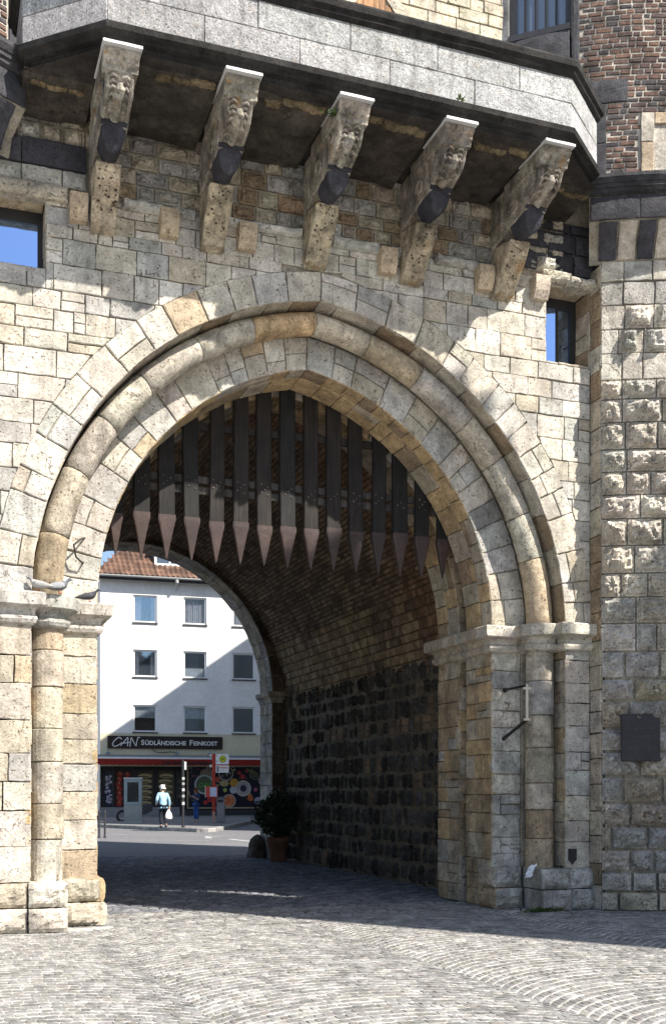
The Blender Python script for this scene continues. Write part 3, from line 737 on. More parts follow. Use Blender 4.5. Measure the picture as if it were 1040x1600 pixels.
# --- round flanking towers -------------------------------------------------
def tower(side, full):
    cx, cy, R = XC + side * (11 - XC), 17.2, 5.1
    def Mr(R0, f=None):
        def M(u, v, d):
            th = u / R0; r = R0 + d + (f(v) if f else 0)
            return (cx + side * r * sin(th), cy - r * cos(th), v)
        return M
    M = Mr(R); tw = MB(); uL = -2.705
    if full:
        rows = [(0, .26, .03, 0), (.26, .52, .07, 0)]
        z = .52
        while z < 7.0:
            h = U(.29, .37); h = 7.05 - z if 7.05 - z < .5 else h
            rows.append((z, z + h, U(.13, .18) if z < 2.9 else (.09 if z < 3.6 else U(.12, .17)), 0)); z += h
        for (a, b, bo, _) in rows:
            us = [uL] + [x + U(-.04, .04) for x in cuts(uL + U(.16, .5), -.2, .3, .62)]
            rcol = (lambda: pick((GREY, 3), (CREAM, 2.5), (TAN, 2.5), (DGREY, .4))) if a < 3.3 else (lambda: pick((CREAM, 4), (PALE, 3), (GREY, 2), (OCHRE, .5)))
            for p, q in zip(us, us[1:]):
                gblock(tw, M, p, q, a, b, d0=-.05, d1=.0 if a > .3 else .03, boss=bo * U(.75, 1.25), gap=.04 if a < 3.3 else .02, rnd=.016, nu=14, nv=10, tint=rcol(), fr=8., flat=.03 if a > 3.2 else .012, power=.3 if a > 3.2 else .6)
        for (a, b, bo) in ((7.05, 7.4, 0), (7.4, 7.72, 1), (7.72, 8.04, 1), (8.04, 8.35, 0)):
            us = [uL] + cuts(uL + U(.2, .4), -.2, .25, .5)
            for p, q in zip(us, us[1:]):
                t = pick((PALE, 4), (CREAM, 3)) if a < 8 else pick((GREY, 3), (CREAM, 1), (BASALT, .8))
                pblock(tw, M, rect(p, q, a, b), tint=t, gap=.01)
                if bo and p > uL + .1 and U(0, 1) < .85:
                    gblock(tw, M, p + .04, q - U(.03, .1), a + .03, b - .02, d0=-.01, d1=.02, boss=.10, rnd=.03, nu=8, nv=6, tint=pick((PALE, 2), (GREY, 1)), fr=7)
        for a, b in zip(*(lambda z: (z, z[1:]))(cuts(0, 8.6, .28, .4))):
            pblock(tw, lambda u, v, d: (8.42 - d, u, v), rect(12.80, YF + .02, a, b), tint=pick((TAN, 3), (BROWN, 1), (CREAM, 1)), d0=-.04)
    t_ob = None
    lo = 0 if full else 8.5
    tw.loft([[(cx + side * (R - .03) * sin(t), cy - (R - .03) * cos(t), z) for t in [-.52 + k * .06 for k in range(32)]] for z in (lo, 8.9)], MORT, closed=False)
    tp = G(tw, 'round_tower', M_RUST)
    # corbelled crown of alternating stones, black bands
    cb = MB(); ub = -2.75
    us = [ub] + cuts(ub + .25, -.3, .2, .34)
    for i, (p, q) in enumerate(zip(us, us[1:])):
        t = vary(BASALT, .2) if i % 2 == 0 else pick((CREAM, 2), (TAN, 2))
        gblock(cb, Mr(R, lambda v: .02 + .30 * max(0, (v - 8.6) / .42) ** 1.6), p, q, 8.62, 9.02, d0=-.06, d1=0, boss=.02, gap=.03, rnd=.02, nu=4, nv=7, tint=t, fr=6)
    us = [ub - .1] + cuts(ub + .5, -.3, .6, .95)
    for p, q in zip(us, us[1:]):
        gblock(cb, Mr(R), p, q, 9.03, 9.34, d0=.2, d1=.31, boss=.015, gap=.012, rnd=.015, nu=10, nv=5, tint=vary((.055, .055, .065), .2), fr=6)
    if full:
        us = [uL] + cuts(uL + .3, -.3, .3, .6)
        for p, q in zip(us, us[1:]): pblock(cb, M, rect(p, q, 8.35, 8.62), d1=.012, tint=pick((GREY, 2), (CREAM, 1.5)))
    cb.loft([[(cx + side * r * sin(t), cy - r * cos(t), z) for t in [-.56 + k * .06 for k in range(30)]] for r, z in ((R - .02, 8.6), (R + .0, 8.62), (R + .05, 8.8), (R + .29, 9.03), (R + .29, 9.4), (R - .4, 9.5))], MORT, closed=False)
    G(cb, 'corbel_crown', M_BAS, tp)
    ml = MB()
    th = [-.58 + k * .03 for k in range(60)]
    for (r0, z0, r1, z1) in ((.30, 9.345, .35, 9.37), (.35, 9.37, .36, 9.42), (.38, 9.42, .385, 9.47), (.40, 9.47, .43, 9.53), (.43, 9.53, .42, 9.58), (.42, 9.58, -.3, 9.62), (.36, 9.42, .38, 9.42), (.385, 9.47, .40, 9.47)):
        ml.loft([[(cx + side * (R + r) * sin(t), cy - (R + r) * cos(t), z) for t in th] for r, z in ((r0, z0), (r1, z1))], (.06, .06, .066), closed=False)
    G(ml, 'string_moulding', M_SOOT, tp)
    # brick drum
    RB = 4.75; br = MB(); MBk = Mr(RB)
    def bcol(): return pick(((.16, .10, .082), 4), ((.12, .085, .078), 3), ((.20, .125, .095), 1.5), ((.08, .072, .075), 2))
    if full:
        def hole(u, v):
            t = u / RB
            return t < -.585 or (t < -.51 and v < 10.95) or (t < -.45 and 10.93 < v < 11.27) or (-.415 < t < -.27 and 9.93 < v < 10.78)
        brickrows(br, MBk, -.60 * RB, -.15 * RB, 9.6, 13.0, .075, .19, bcol, gap=.019, d0=-.03, hole=hole, jit=.006, dv=.006)
        stones = [(-.86, -.79, 9.8, 13.0, (.20, .20, .21)), (-.61, -.585, 11.27, 13.0, (.07, .07, .08)), (-.61, -.45, 10.94, 11.26, (.075, .075, .085)), (-.79, -.51, 10.4, 10.93, (.065, .065, .075)), (-.79, -.51, 9.7, 10.4, (.065, .065, .075)), (-.79, -.612, 11.5, 12.02, (.07, .07, .08)), (-.79, -.612, 10.94, 11.5, (.065, .065, .08))]
    else:
        brickrows(br, MBk, -.61 * RB, -.30 * RB, 9.6, 12.2, .075, .19, bcol, gap=.019, d0=-.03, jit=.006, dv=.006)
        stones = [(-.66, -.612, 9.6, 10.6, (.06, .06, .07)), (-.66, -.612, 10.6, 11.6, (.06, .06, .07)), (-.66, -.612, 11.6, 12.4, (.06, .06, .07))]
    br.loft([[(cx + side * (RB - .012) * sin(t), cy - (RB - .012) * cos(t), z) for t in ([-.605 + k * .05 for k in range(35)] if full else [-.66 + k * .05 for k in range(35)])] for z in (9.4, 13.0)], (.52, .48, .42), closed=False)
    bo = G(br, 'brick_drum', M_BRICK, tp)
    qs = MB()
    for (t0, t1, z0, z1, c) in stones:
        gblock(qs, MBk, t0 * RB, t1 * RB, z0, z1, d0=-.08, d1=.012, boss=.012, gap=.012, rnd=.012, nu=8, nv=8, tint=vary(c, .15), fr=6)
    if full:
        qs.loft([[(cx + (RB - .35) * sin(t), cy - (RB - .35) * cos(t), z) for t in [-.9 + k * .05 for k in range(9)]] for z in (9.4, 13.0)], (.07, .07, .075), closed=False)
        for (t0, t1, z0, z1, c) in ((-.415, -.377, 9.95, 10.38, OCHRE), (-.415, -.377, 10.385, 10.78, CREAM), (-.377, -.27, 10.62, 10.78, OCHRE), (-.377, -.27, 9.94, 10.02, PALE)):
            pblock(qs, MBk, rect(t0 * RB, t1 * RB, z0, z1), d0=-.2, d1=.02, tint=vary(c), gap=.006)
        pblock(qs, MBk, rect(-.30 * RB, -.262 * RB, 10.02, 10.62), d0=-.2, d1=.02, tint=vary(CREAM), gap=.006)
    G(qs, 'quoin_stone', M_BAS, tp)
    if full:
        def P(t, z, d): return (cx + (RB + d) * sin(t), cy - (RB + d) * cos(t), z)
        w = MB()
        def bar(t0, t1, z0, z1, d0, d1, c):
            vs = [P(t, z, d) for d in (d0, d1) for z in (z0, z1) for t in (t0, t1)]
            w.add(vs, [(0, 1, 3, 2), (4, 6, 7, 5), (0, 2, 6, 4), (1, 5, 7, 3), (0, 4, 5, 1), (2, 3, 7, 6)], c)
        bar(-.79, -.612, 12.02, 12.10, -.2, .03, (.05, .05, .055))
        for k in range(6):
            t = -.775 + k * .0305; bar(t - .003, t + .003, 12.10, 12.95, -.09, -.06, (.03, .03, .03))
        bar(-.79, -.775, 12.1, 13.0, -.16, -.05, (.05, .05, .055)); bar(-.625, -.612, 12.1, 13.0, -.16, -.05, (.05, .05, .055))
        bar(-.79, -.612, 12.92, 13.0, -.16, -.05, (.05, .05, .055))
        wo = G(w, 'tower_window', M_METAL, tp)
        p = MB(); w = p; bar(-.78, -.615, 12.1, 12.95, -.15, -.14, (.5, .5, .5)); G(p, 'pane', M_DULL, wo)
        w = MB(); bar(-.377, -.30, 10.02, 10.62, -.19, -.17, (.02, .02, .02)); bar(-.37, -.362, 10.02, 10.62, -.17, -.14, (.2, .15, .1)); bar(-.33, -.324, 10.02, 10.62, -.17, -.14, (.2, .15, .1))
        G(w, 'slit_window', M_METAL, tp)
    return tp
tower(1, True); tower(-1, False)

# --- passage: basalt rubble walls, brick vault, arch to the street ---------
XW, ZV = 7.85, 3.55
AV = XW - XC; EV = .45; LV = (AV + EV) * acos(EV / (AV + EV))
def varc(side, u, off):
    r = AV + EV + off; t = u / LV * acos(EV / r)
    return XC + side * (-EV + r * cos(t)), ZV + r * sin(t)
def vsoff(side):
    def M(u, v, d):
        x, z = varc(side, u, -d); return (x, v, z)
    return M
bw = MB(); Mw = reveal(1, XW); z = 0.0; r = 0
while z < ZV - .05:
    h = U(.26, .36); y = 15.0 + U(0, .2)
    while y < 25.0:
        w = U(.18, .42)
        if U(0, 1) < .05 or (2.35 < z < 2.65 and U(0, 1) < .5):
            for kk in range(2): pblock(bw, Mw, rect(y, y + w * .8, z + kk * h / 2, z + kk * h / 2 + h * .48), d0=-.05, d1=.02, tint=vary((.22, .15, .09), .25))
        else:
            dz = U(-.02, .02)
            gblock(bw, Mw, y + .03, y + w - .02, z - .005 + dz, z + h + .005 + dz * U(-1, 1.5), d0=-.05, d1=-.03, boss=.105 * U(.6, 1.25), gap=U(.02, .045), rnd=.05, nu=7, nv=6, tint=vary((.085, .08, .076), .5), fr=8, power=.8, jit=.022)
        y += w
    z += h; r += 1
bw.add([(XW, 14.9, 0), (XW, 25, 0), (XW, 25, ZV + .1), (XW, 14.9, ZV + .1)], [(0, 1, 2, 3)], (.17, .14, .095))
G(bw, 'basalt_rubble_wall', M_BAS)
lw = MB(); xw = XC - AV
lw.add([(xw, 14.9, 0), (xw, 25, 0), (xw, 25, ZV + .1), (xw, 14.9, ZV + .1)], [(0, 1, 2, 3)], (.16, .12, .07))
z = 0
while z < ZV - .1:
    y = 15.2
    while y < 25: gblock(lw, reveal(-1, xw), y, y + .42, z, z + .3, d0=-.04, d1=-.02, boss=.06, nu=3, nv=3, tint=vary((.05, .045, .045), .3)); y += .44
    z += .31
G(lw, 'plain_rubble_wall', M_BAS)
vt = MB()
for sd in (1, -1):
    Mv = vsoff(sd); u = 0.0 if sd > 0 else 1.5; r = 0
    while u < LV:
        low = u < 1.3
        hh = U(.13, .18) if low and sd > 0 else .083
        y = 15.2 - U(0, .2); bl = .17 if low and sd > 0 else .27
        if sd < 0: bl, hh = .5, .11
        while y < 24.95:
            L = bl * U(.75, 1.2)
            patch = nz(y * .55, u * .8, 3.3) + .35 * nz(y * 1.7, u * 2.2, 1.1)
            ribs = sd > 0 and (abs(y - 17.6 - .25 * nz(u, 0, 4, 2.)) < .2 or abs(y - 19.6 - .25 * nz(u, 5, 4, 2.)) < .18) and u < 2.6
            if y < 17.2 and sd > 0 and not ribs: t = vary((.25, .155, .10), .35)
            elif (low and patch > -.05 and sd > 0) or (ribs and U(0, 1) < .8): t = pick(((.42, .32, .20), 3), ((.34, .25, .15), 3), ((.48, .39, .26), 1))
            elif patch > .3: t = vary((.32, .235, .16), .3)
            else: t = vary((.235, .168, .115), .4)
            pblock(vt, lambda a, b, d: Mv(b, a, d), rect(y, y + L, u, u + hh), d0=-.03, d1=U(-.008, .008), gap=.022, bev=.005, tint=t, jit=.006, tilt=.01, seg=.3)
            y += L
        u += hh; r += 1
    us = [LV * i / 24 for i in range(25)]
    vs = [Mv(u, v, -.022) for u in us for v in (15.2, 25.0)]
    vt.add(vs, [(2 * i, 2 * i + 1, 2 * i + 3, 2 * i + 2) for i in range(24)], (.12, .09, .06))
G(vt, 'brick_vault', M_BRICK)
# arch to the street, in two receding orders
FX, FZ, FR = 4.32, 3.9, 3.23
def fsoff(rad):
    return lambda u, v, d: (FX + (rad - d) * cos(u / rad), v, FZ + (rad - d) * sin(u / rad))
sa = MB()
fcol = lambda: pick((GREY, 3), (TAN, 2), (CREAM, 1), (DGREY, 1))
shade_col = lambda: vary((.13, .105, .08), .35)  # faces toward the passage carry their shade in the colour
us = cuts(0, pi * FR, .28, .5)
for a, b in zip(us, us[1:]):
    for v0, v1 in ((25.0, 25.4), (25.4, 26.0)):
        pblock(sa, fsoff(FR), rect(a, b, v0, v1), tint=fcol(), d0=-.05)
    pblock(sa, lambda u, v, d: (FX + v * cos(u / FR), 24.98 - d, FZ + v * sin(u / FR)), rect(a, b, FR, FR + .42), tint=shade_col(), d0=-.04)
    k = (FR + .42) / FR
    pblock(sa, lambda u, v, d: (FX + v * cos(u / FR), 24.80 - d, FZ + v * sin(u / FR)), rect(a, b, FR + .42, FR + .9), tint=shade_col(), d0=-.2)
us = cuts(0, FZ - .25, .25, .45)
for sd in (1, -1):
    xj = FX + sd * FR
    for a, b in zip(us, us[1:]):
        for v0, v1 in ((25.0, 25.45), (25.45, 26.0)): pblock(sa, reveal(sd, xj), rect(v0, v1, a, b), tint=fcol(), d0=-.05)
        pblock(sa, wall(24.98), rect(*sorted((xj, xj + sd * .42)), a, b), tint=shade_col(), d0=-.04)
        pblock(sa, wall(24.80), rect(*sorted((xj + sd * .42, xj + sd * .9)), a, b), tint=shade_col(), d0=-.2)
    sweep(sa, [(xj + sd * .9, 24.8), (xj + sd * .42, 24.8), (xj + sd * .42, 24.98), (xj, 24.98), (xj, 26.0)], [(-.03, FZ - .27), (.02, FZ - .25), (.05, FZ - .15), (.11, FZ - .1), (.12, FZ - .01), (-.03, FZ)], -sd, fcol)
    sa.box(*sorted((xj + sd * .03, xj + sd * .9)), 25.02, 25.97, 0, FZ, MORT)
n = 40
for i in range(n):
    t0, t1 = pi * i / n, pi * (i + 1) / n; q = []
    for y in (25.02, 25.97):
        for r in (FR + .03, FR + 1.2): q += [(FX + r * cos(t), y, FZ + r * sin(t)) for t in (t0, t1)]
    sa.add(q, [(0, 1, 3, 2), (4, 5, 7, 6), (0, 1, 5, 4)], MORT)
so = G(sa, 'street_arch', M_WORN)

# --- portcullis -------------------------------------------------------------
pc = thing('portcullis', 'raised portcullis of dark oak bars with rusty iron points hanging in the archway', 'portcullis', (XC, 14.45, 4.6))
for i in range(15):
    x = 2.27 + i * .3293; w = .102 * U(.93, 1.06); zs_ = 5.14 + U(-.03, .03)
    if i in (0, 14): w *= .85
    sb = MB(); c = vary((.013, .010, .0085), .35)
    k = 9; rings = []
    bow = U(-.02, .02)
    for j in range(k + 1):
        z = zs_ - .02 + (7.25 - zs_) * j / k; o = bow * sin(pi * j / k)
        rings.append([(x - w + o, 14.405, z), (x - w + .012 + o, 14.395, z), (x + w - .012 + o, 14.395, z), (x + w + o, 14.405, z), (x + w + o, 14.462, z), (x - w + o, 14.462, z)])
    sb.loft(rings, c)
    for (dx, zz) in ((-.045, 5.69), (.045, 5.66), (-.045, 5.58), (.045, 5.55), (.0, 5.62)):
        if U(0, 1) < .8: sb.lathe([(.014, -.014), (.012, .004), (.0, .014)][:2] + [(.004, .012)], (0, 0, 0), 6, (.10, .09, .085)); n6 = 18; sb.v[-n6:] = [(x + dx + p[0], 14.392 - p[2] * .8, zz + p[1]) for p in sb.v[-n6:]]
    so_ = sb.build('oak_bar', M_WOOD, pc, world=True)
    ip = MB(); c = vary((.045, .027, .024), .3)
    rings = []
    for (z, ww, dd_) in ((zs_ + .03, w + .006, .05), (zs_ - .04, w + .006, .05), (zs_ - .12, w * .86, .046), (zs_ - .3, w * .52, .034), (4.62, w * .1, .012), (4.60, .004, .004)):
        yc = 14.43; rings.append([(x - ww, yc - dd_ + .006, z), (x - ww * .8, yc - dd_, z), (x + ww * .8, yc - dd_, z), (x + ww, yc - dd_ + .006, z), (x + ww, yc + dd_, z), (x - ww, yc + dd_, z)])
    ip.loft(rings, c)
    for row, zz in enumerate((zs_ - .03, zs_ - .08, zs_ - .14, zs_ - .2)):
        for dx in ((-.05, 0, .05), (-.03, .03), (-.04, .0, .04), (-.015, .015))[row]:
            ip.lathe([(.012, 0), (.009, .008), (.002, .011)], (0, 0, 0), 6, (.03, .022, .022)); ip.v[-18:] = [(x + dx * w / .092 + p[0], 14.386 + (zs_ - zz) * .07 - p[2], zz + p[1]) for p in ip.v[-18:]]
    ip.build('iron_point', M_IRON, so_, world=True)
for z0, z1 in ((5.645, 5.74), (5.50, 5.60)):
    cb = MB(); cb.box(1.95, 7.15, 14.464, 14.51, z0, z1, (.05, .044, .039), .006); cb.build('cross_bar', M_WOOD, pc, world=True)
cb = MB(); cb.box(2.4, 6.7, 14.464, 14.51, 6.35, 6.45, (.022, .018, .016), .006); cb.build('cross_bar', M_WOOD, pc, world=True)

# --- small things on the gate ------------------------------------------------
# bronze plaque on the tower
pl = thing('memorial_plaque', 'dark bronze memorial plaque with a small round emblem on the rusticated tower', 'plaque', (8.80, 12.455, 2.29), 0)
d = Vector((8.83 - 11, 12.52 - 17.2, 0)).normalized(); pl.rotation_euler = (0, 0, atan2(d.y, d.x) + pi / 2)
b = MB(); b.box(-.25, .25, -.03, .03, -.31, .31, (.028, .027, .034), .008); b.build('plate', M_IRON, pl)
b = MB()
for z in (.12, .02, -.14): b.box(-.21, .21, -.034, -.029, z, z + .006, (.05, .048, .055))
b.build('raised_rule', M_IRON, pl)
b = MB(); b.lathe([(.03, 0), (.028, .008), (.02, .008), (.018, .004), (.01, .010), (.002, .012)], (0, 0, 0), 16, (.055, .05, .055)); b.v = [(p[0], -.029 - p[2], .23 + p[1]) for p in b.v]; b.build('emblem', M_IRON, pl)

# iron bracket with a pale upright on the right jamb
br = thing('flag_bracket', 'black iron wall bracket holding a short pale upright beside the right column', 'bracket', (7.42, 13.6, 2.3))
b = MB(); b.tube([(7.42, 13.61, 2.97), (7.42, 13.45, 2.975), (7.43, 13.02, 2.985)], .018, (.02, .02, .02))
b.lathe([(.035, -.01), (.035, .01)], (0, 0, 0), 8, (.02, .02, .02)); b.v[-16:] = [(7.42 + p[0], 13.59 + p[2], 2.97 + p[1]) for p in b.v[-16:]]
b.build('iron_arm', M_METAL, br, world=True)
b = MB(); b.tube([(7.40, 13.61, 2.30), (7.41, 13.40, 2.38), (7.43, 13.05, 2.52)], [.03, .022, .026], (.02, .02, .02)); b.build('iron_arm', M_METAL, br, world=True)
b = MB(); b.box(7.415, 7.445, 13.0, 13.03, 2.52, 3.0, (.55, .50, .42), .004); b.box(7.375, 7.485, 12.995, 13.035, 2.93, 2.96, (.55, .50, .42), .004); b.box(7.385, 7.475, 12.995, 13.035, 2.52, 2.55, (.55, .50, .42), .004)
b.build('upright', M_PAINT, br, world=True)

sh = MB(); pts = [(-.06, .10), (.06, .10), (.06, -.05), (0, -.11), (-.06, -.05)]
sh.loft([[(8.13 + x, 13.035, .72 + z) for x, z in pts], [(8.13 + x * .98, 13.015, .72 + z * .98) for x, z in pts]], (.02, .02, .022))
tag(sh.build('shield_plate', M_METAL), 'small black shield-shaped plate low on the outer pier', 'plate')

pp = MB(); nn = 7; vs = []
for j in range(nn):
    for i in range(4): vs.append((7.44 + i * .04 + j * .012, 13.10 - .02 * (i == 2) + .03 * nz(i, j, 2, .9), .44 + j * .028 + .03 * nz(i, j, 7, .8) + i * .008))
pp.add(vs, [(j * 4 + i, j * 4 + i + 1, j * 4 + i + 5, j * 4 + i + 4) for j in range(nn - 1) for i in range(3)], (.72, .75, .8))
tag(pp.build('crumpled_paper', M_PAINT), 'crumpled white paper stuck at the foot of the right column', 'litter')

hk = MB(); hk.tube([(1.78, 13.61, 4.62), (1.72, 13.5, 4.58), (1.63, 13.47, 4.50), (1.66, 13.49, 4.36), (1.74, 13.52, 4.30), (1.76, 13.61, 4.33)], .012, (.03, .028, .026), 7)
tag(hk.build('iron_hook', M_IRON), 'bent iron hook fixed in the sunlit arch stones above the left impost', 'hook')

# pigeons on the left impost
def pigeon(x, y, z, rz, label, tones, s=1.):
    t = thing('pigeon', label, 'pigeon', (x, y, z), rz, 'pigeons on the impost ledge')
    bd, hd, wg = tones
    secs = [(-.19, .052, .022, .006), (-.12, .055, .03, .014), (-.06, .065, .045, .036), (0, .078, .055, .05), (.05, .088, .052, .052), (.085, .105, .042, .046), (.105, .132, .027, .034), (.118, .158, .022, .024), (.137, .168, .019, .019), (.152, .166, .009, .010), (.172, .160, .004, .004)]
    b = MB(); b.loft([[(cx * s, r1 * s * cos(a), (cz + r2 * sin(a)) * s) for a in [2 * pi * k / 14 for k in range(14)]] for cx, cz, r1, r2 in secs], bd)
    for i in range(len(b.f)):
        if len(b.f[i]) == 4 and b.f[i][0] // 14 >= 5: b.t[i] = hd
    b.build('body', M_CLOTH, t, True)
    for sg in (-1, 1):
        w = MB(); w.loft([[(cx * s, sg * (yy + rr * cos(a)) * s, (cz + rz_ * sin(a)) * s) for a in [2 * pi * k / 8 for k in range(8)]] for cx, yy, cz, rr, rz_ in ((.06, .045, .09, .008, .02), (.02, .05, .088, .012, .038), (-.06, .042, .075, .010, .034), (-.13, .026, .064, .006, .016), (-.165, .015, .06, .003, .006))], wg)
        w.build('wing', M_CLOTH, t, True)
        l = MB(); l.tube([(.01 * s, sg * .022 * s, .04 * s), (.012 * s, sg * .022 * s, .004), (.04 * s, sg * .024 * s, .003)], .005, (.45, .15, .12), 6); l.build('leg', M_SKIN, t)
    return t
zp = ZS + .006
pigeon(1.19, 12.93, zp, radians(150), 'pale grey and white pigeon on the left impost, head turned away', ((.42, .41, .40), (.2, .2, .21), (.42, .41, .40)), .92)
pigeon(1.40, 13.0, zp, radians(10), 'dark grey pigeon on the left impost beside the white one', ((.16, .17, .19), (.10, .11, .13), (.32, .33, .35)))
pigeon(1.80, 13.47, zp, radians(-10), 'small blackish pigeon alone at the inner end of the impost', ((.07, .07, .08), (.05, .05, .06), (.09, .09, .10)), .85)

# potted shrub and guard stone at the far end
pt = thing('potted_shrub', 'dark leafy round shrub in a terracotta pot at the street end of the passage', 'potted plant', (7.45, 24.2, 0))
b = MB(); b.lathe([(.17, 0), (.175, .01), (.235, .42), (.26, .43), (.27, .53), (.255, .55), (.225, .55), (.215, .48), (.0, .47)], (0, 0, 0), 28, (.21, .105, .07)); b.build('pot', M_TERRA, pt, True)
b = MB(); b.lathe([(.21, .475), (.1, .50), (.005, .505)], (0, 0, 0), 16, (.04, .03, .02)); b.build('soil', M_CLOTH, pt)
b = MB()
for k in range(9):
    a = U(0, 2 * pi); b.tube([(0.03 * cos(a), .03 * sin(a), .49), (.16 * cos(a), .16 * sin(a), .8), (.32 * cos(a), .32 * sin(a), U(1.0, 1.3))], [.018, .012, .006], (.06, .045, .03), 6)
b.build('stem', M_WOOD, pt)
b = MB()
for k in range(5200):
    d = Vector((RND.gauss(0, 1), RND.gauss(0, 1), RND.gauss(0, 1))).normalized()
    rad = .52 * (.9 + .38 * nz(d.x, d.y, d.z, 2.2)) * (U(.35, 1) ** .45)
    c = Vector((d.x * rad, d.y * rad, 1.06 + d.z * rad * .98))
    if c.z < .55: continue
    a = (d + Vector((U(-1, 1), U(-1, 1), U(-.6, 1)))).normalized(); s_ = a.cross(Vector((U(-1, 1), U(-1, 1), U(-1, 1)))).normalized()
    L = U(.045, .08); w = L * .3
    tt = vary((.022, .04, .014), .45)
    b.add([tuple(c), tuple(c + a * L * .5 + s_ * w), tuple(c + a * L), tuple(c + a * L * .5 - s_ * w)], [(0, 1, 2, 3)], tt)
b.build('foliage', M_LEAF, pt)
gs = MB(); rings = []
for z, r in ((0, .24), (.08, .25), (.2, .22), (.32, .2), (.44, .15), (.52, .08), (.55, .02)):
    rings.append([(7.42 + r * (1 + .25 * fb(cos(t), sin(t), z, 1.8)) * cos(t), 25.75 + r * 1.3 * (1 + .25 * fb(cos(t), sin(t), z + 4, 1.8)) * sin(t), z) for t in [2 * pi * k / 20 for k in range(20)]])
gs.loft(rings, vary((.15, .13, .105)))
tag(gs.build('guard_stone', M_WORN), 'rough weathered guard stone at the corner of the street arch', 'guard stone')

# weeds: at the foot of the right pier and on the balcony
def weed(name, c, n, s, label):
    b = MB()
    for k in range(n):
        p = Vector(c) + Vector((RND.gauss(0, s[0]), RND.gauss(0, s[1]), 0)); a = Vector((U(-.7, .7), U(-.7, .7), U(.3, 1))).normalized(); q = a.cross(Vector((U(-1, 1), U(-1, 1), .2))).normalized(); L = U(.03, .08)
        b.add([tuple(p), tuple(p + a * L * .5 + q * L * .22), tuple(p + a * L), tuple(p + a * L * .5 - q * L * .22)], [(0, 1, 2, 3)], vary((.06, .10, .025), .4))
    tag(b.build(name, M_LEAF), label, 'weed')
weed('weed_tuft', (7.62, 12.93, .0), 300, (.12, .02), 'low green weeds growing along the foot of the right column')
weed('weed_tuft', (4.25, 11.72, 9.12), 60, (.05, .03), 'small green tuft growing under the balcony on the middle console')
weed('weed_tuft', (5.75, 11.555, 9.5), 22, (.03, .006), 'tiny green sprig sprouting from the joint below the parapet')

# --- ground -----------------------------------------------------------------
def flat(name, pts, z, m, tint):
    b = MB(); b.add([(x, y, z) for x, y in pts], [tuple(range(len(pts)))], tint); return struct(b.build(name, m))
flat('ground', [(-160, -120), (200, -120), (200, 260), (-160, 260)], -.06, M_ASPH, (.16, .155, .15))
flat('square_paving', [(-60, -60), (60, -60), (60, 13.3), (-60, 13.3)], -.0042, M_SETT, (.58, .56, .52))
st = MB()
def scol(): return pick(((.275, .272, .265), 5), ((.31, .305, .294), 3), ((.238, .235, .23), 2), ((.28, .268, .245), 1))
PW, SP = 2.52, .128; TH = radians(50); RA = PW / 2 / sin(TH)
def sett(mb, q, tint, dome=1., z0=0.):
    """one worn cobble over a quad q (4 ground points)"""
    q = [Vector(p) for p in q]; n = 4; vs = []
    tx, ty, dz = U(-.005, .005), U(-.007, .007), U(-.001, .003)
    for j in range(n):
        for i in range(n):
            a, b = (.04, .22, .78, .96)[i] + U(-.03, .03), (.13, .32, .70, .87)[j] + U(-.03, .03)
            p = q[0].lerp(q[1], a).lerp(q[3].lerp(q[2], a), b)
            e = (i in (0, 3)) + (j in (0, 3))
            vs.append((p.x, p.y, z0 + dz - ((0, .0022, .005)[e] if dome == 1 else (0, .010, .022)[e]) + tx * (a - .5) + ty * (b - .5) + U(-.001, .0015)))
    m = 16
    for i in (0, 3, 15, 12): vs.append((vs[i][0], vs[i][1], z0 - .035))
    fs = [(j * 4 + i, j * 4 + i + 1, j * 4 + i + 5, j * 4 + i + 4) for j in range(3) for i in range(3)]
    ring = [0, 1, 2, 3, 7, 11, 15, 14, 13, 12, 8, 4]
    low = {0: m, 3: m + 1, 15: m + 2, 12: m + 3}
    fs += [(m, m + 1, 3, 2, 1, 0), (m + 1, m + 2, 15, 11, 7, 3), (m + 2, m + 3, 12, 13, 14, 15), (m + 3, m, 0, 4, 8, 12)]
    mb.add(vs, fs, tint)
for k in range(-2, 5):
    xk = 1.87 + 1.26 + (k - 0) * PW
    for j in range(-8, 80):
        yj = 5.2 - RA + .8 + j * SP + (.4 if k % 2 else 0); t = -TH; far = k in (-2, 4)
        while t < TH - .02:
            dt = U(.07, .11) / RA; dt = min(dt, TH - t)
            if TH - t - dt < .025: dt = TH - t
            P = [(xk + RA * sin(a), yj + RA * cos(a) + o) for a, o in ((t, 0), (t + dt, 0), (t + dt, SP), (t, SP))]
            mx, my = P[0][0], P[0][1]
            if 4.6 < my < 13.25 and -4.5 < mx < 12.5 and not (mx < 2.0 and my > 13.0) and not (mx > 7.1 and my > 12.95): sett(st, P, scol())
            t += dt
struct(st.build('fan_cobbles', M_SETT))
st = MB(); y = 13.25
flat('passage_bed', [(.4, 13.2), (8.4, 13.2), (8.4, 27.2), (12, 27.2), (12, 27.0), (-4, 28.6), (.4, 27.2)][:3] + [(8.4, 26.9), (.4, 28.0)], -.03, M_SETT, (.09, .085, .08))
while y < 27.6:
    x = 1.2 + U(0, .1); h = U(.12, .15)
    while x < 8.0:
        w = U(.12, .2); o = .03 * nz(x, y, 0, .7)
        if y + h < 27.9 - .12 * x: sett(st, [(x, y + o), (x + w, y + o), (x + w, y + h + o), (x, y + h + o)], pick(((.19, .195, .215), 4), ((.25, .255, .27), 2), ((.14, .145, .16), 2)) if y > 14.6 else scol(), dome=2.)  # past the entrance the setts take the bluish shade into their colour
        x += w
    y += h
struct(st.build('passage_cobbles', M_SETT))
flat('road', [(-90, 28.3), (.4, 28.2), (8.4, 27.2), (120, 26.2), (120, 90), (-90, 90)], -.03, M_ASPH, (.17, .17, .178))
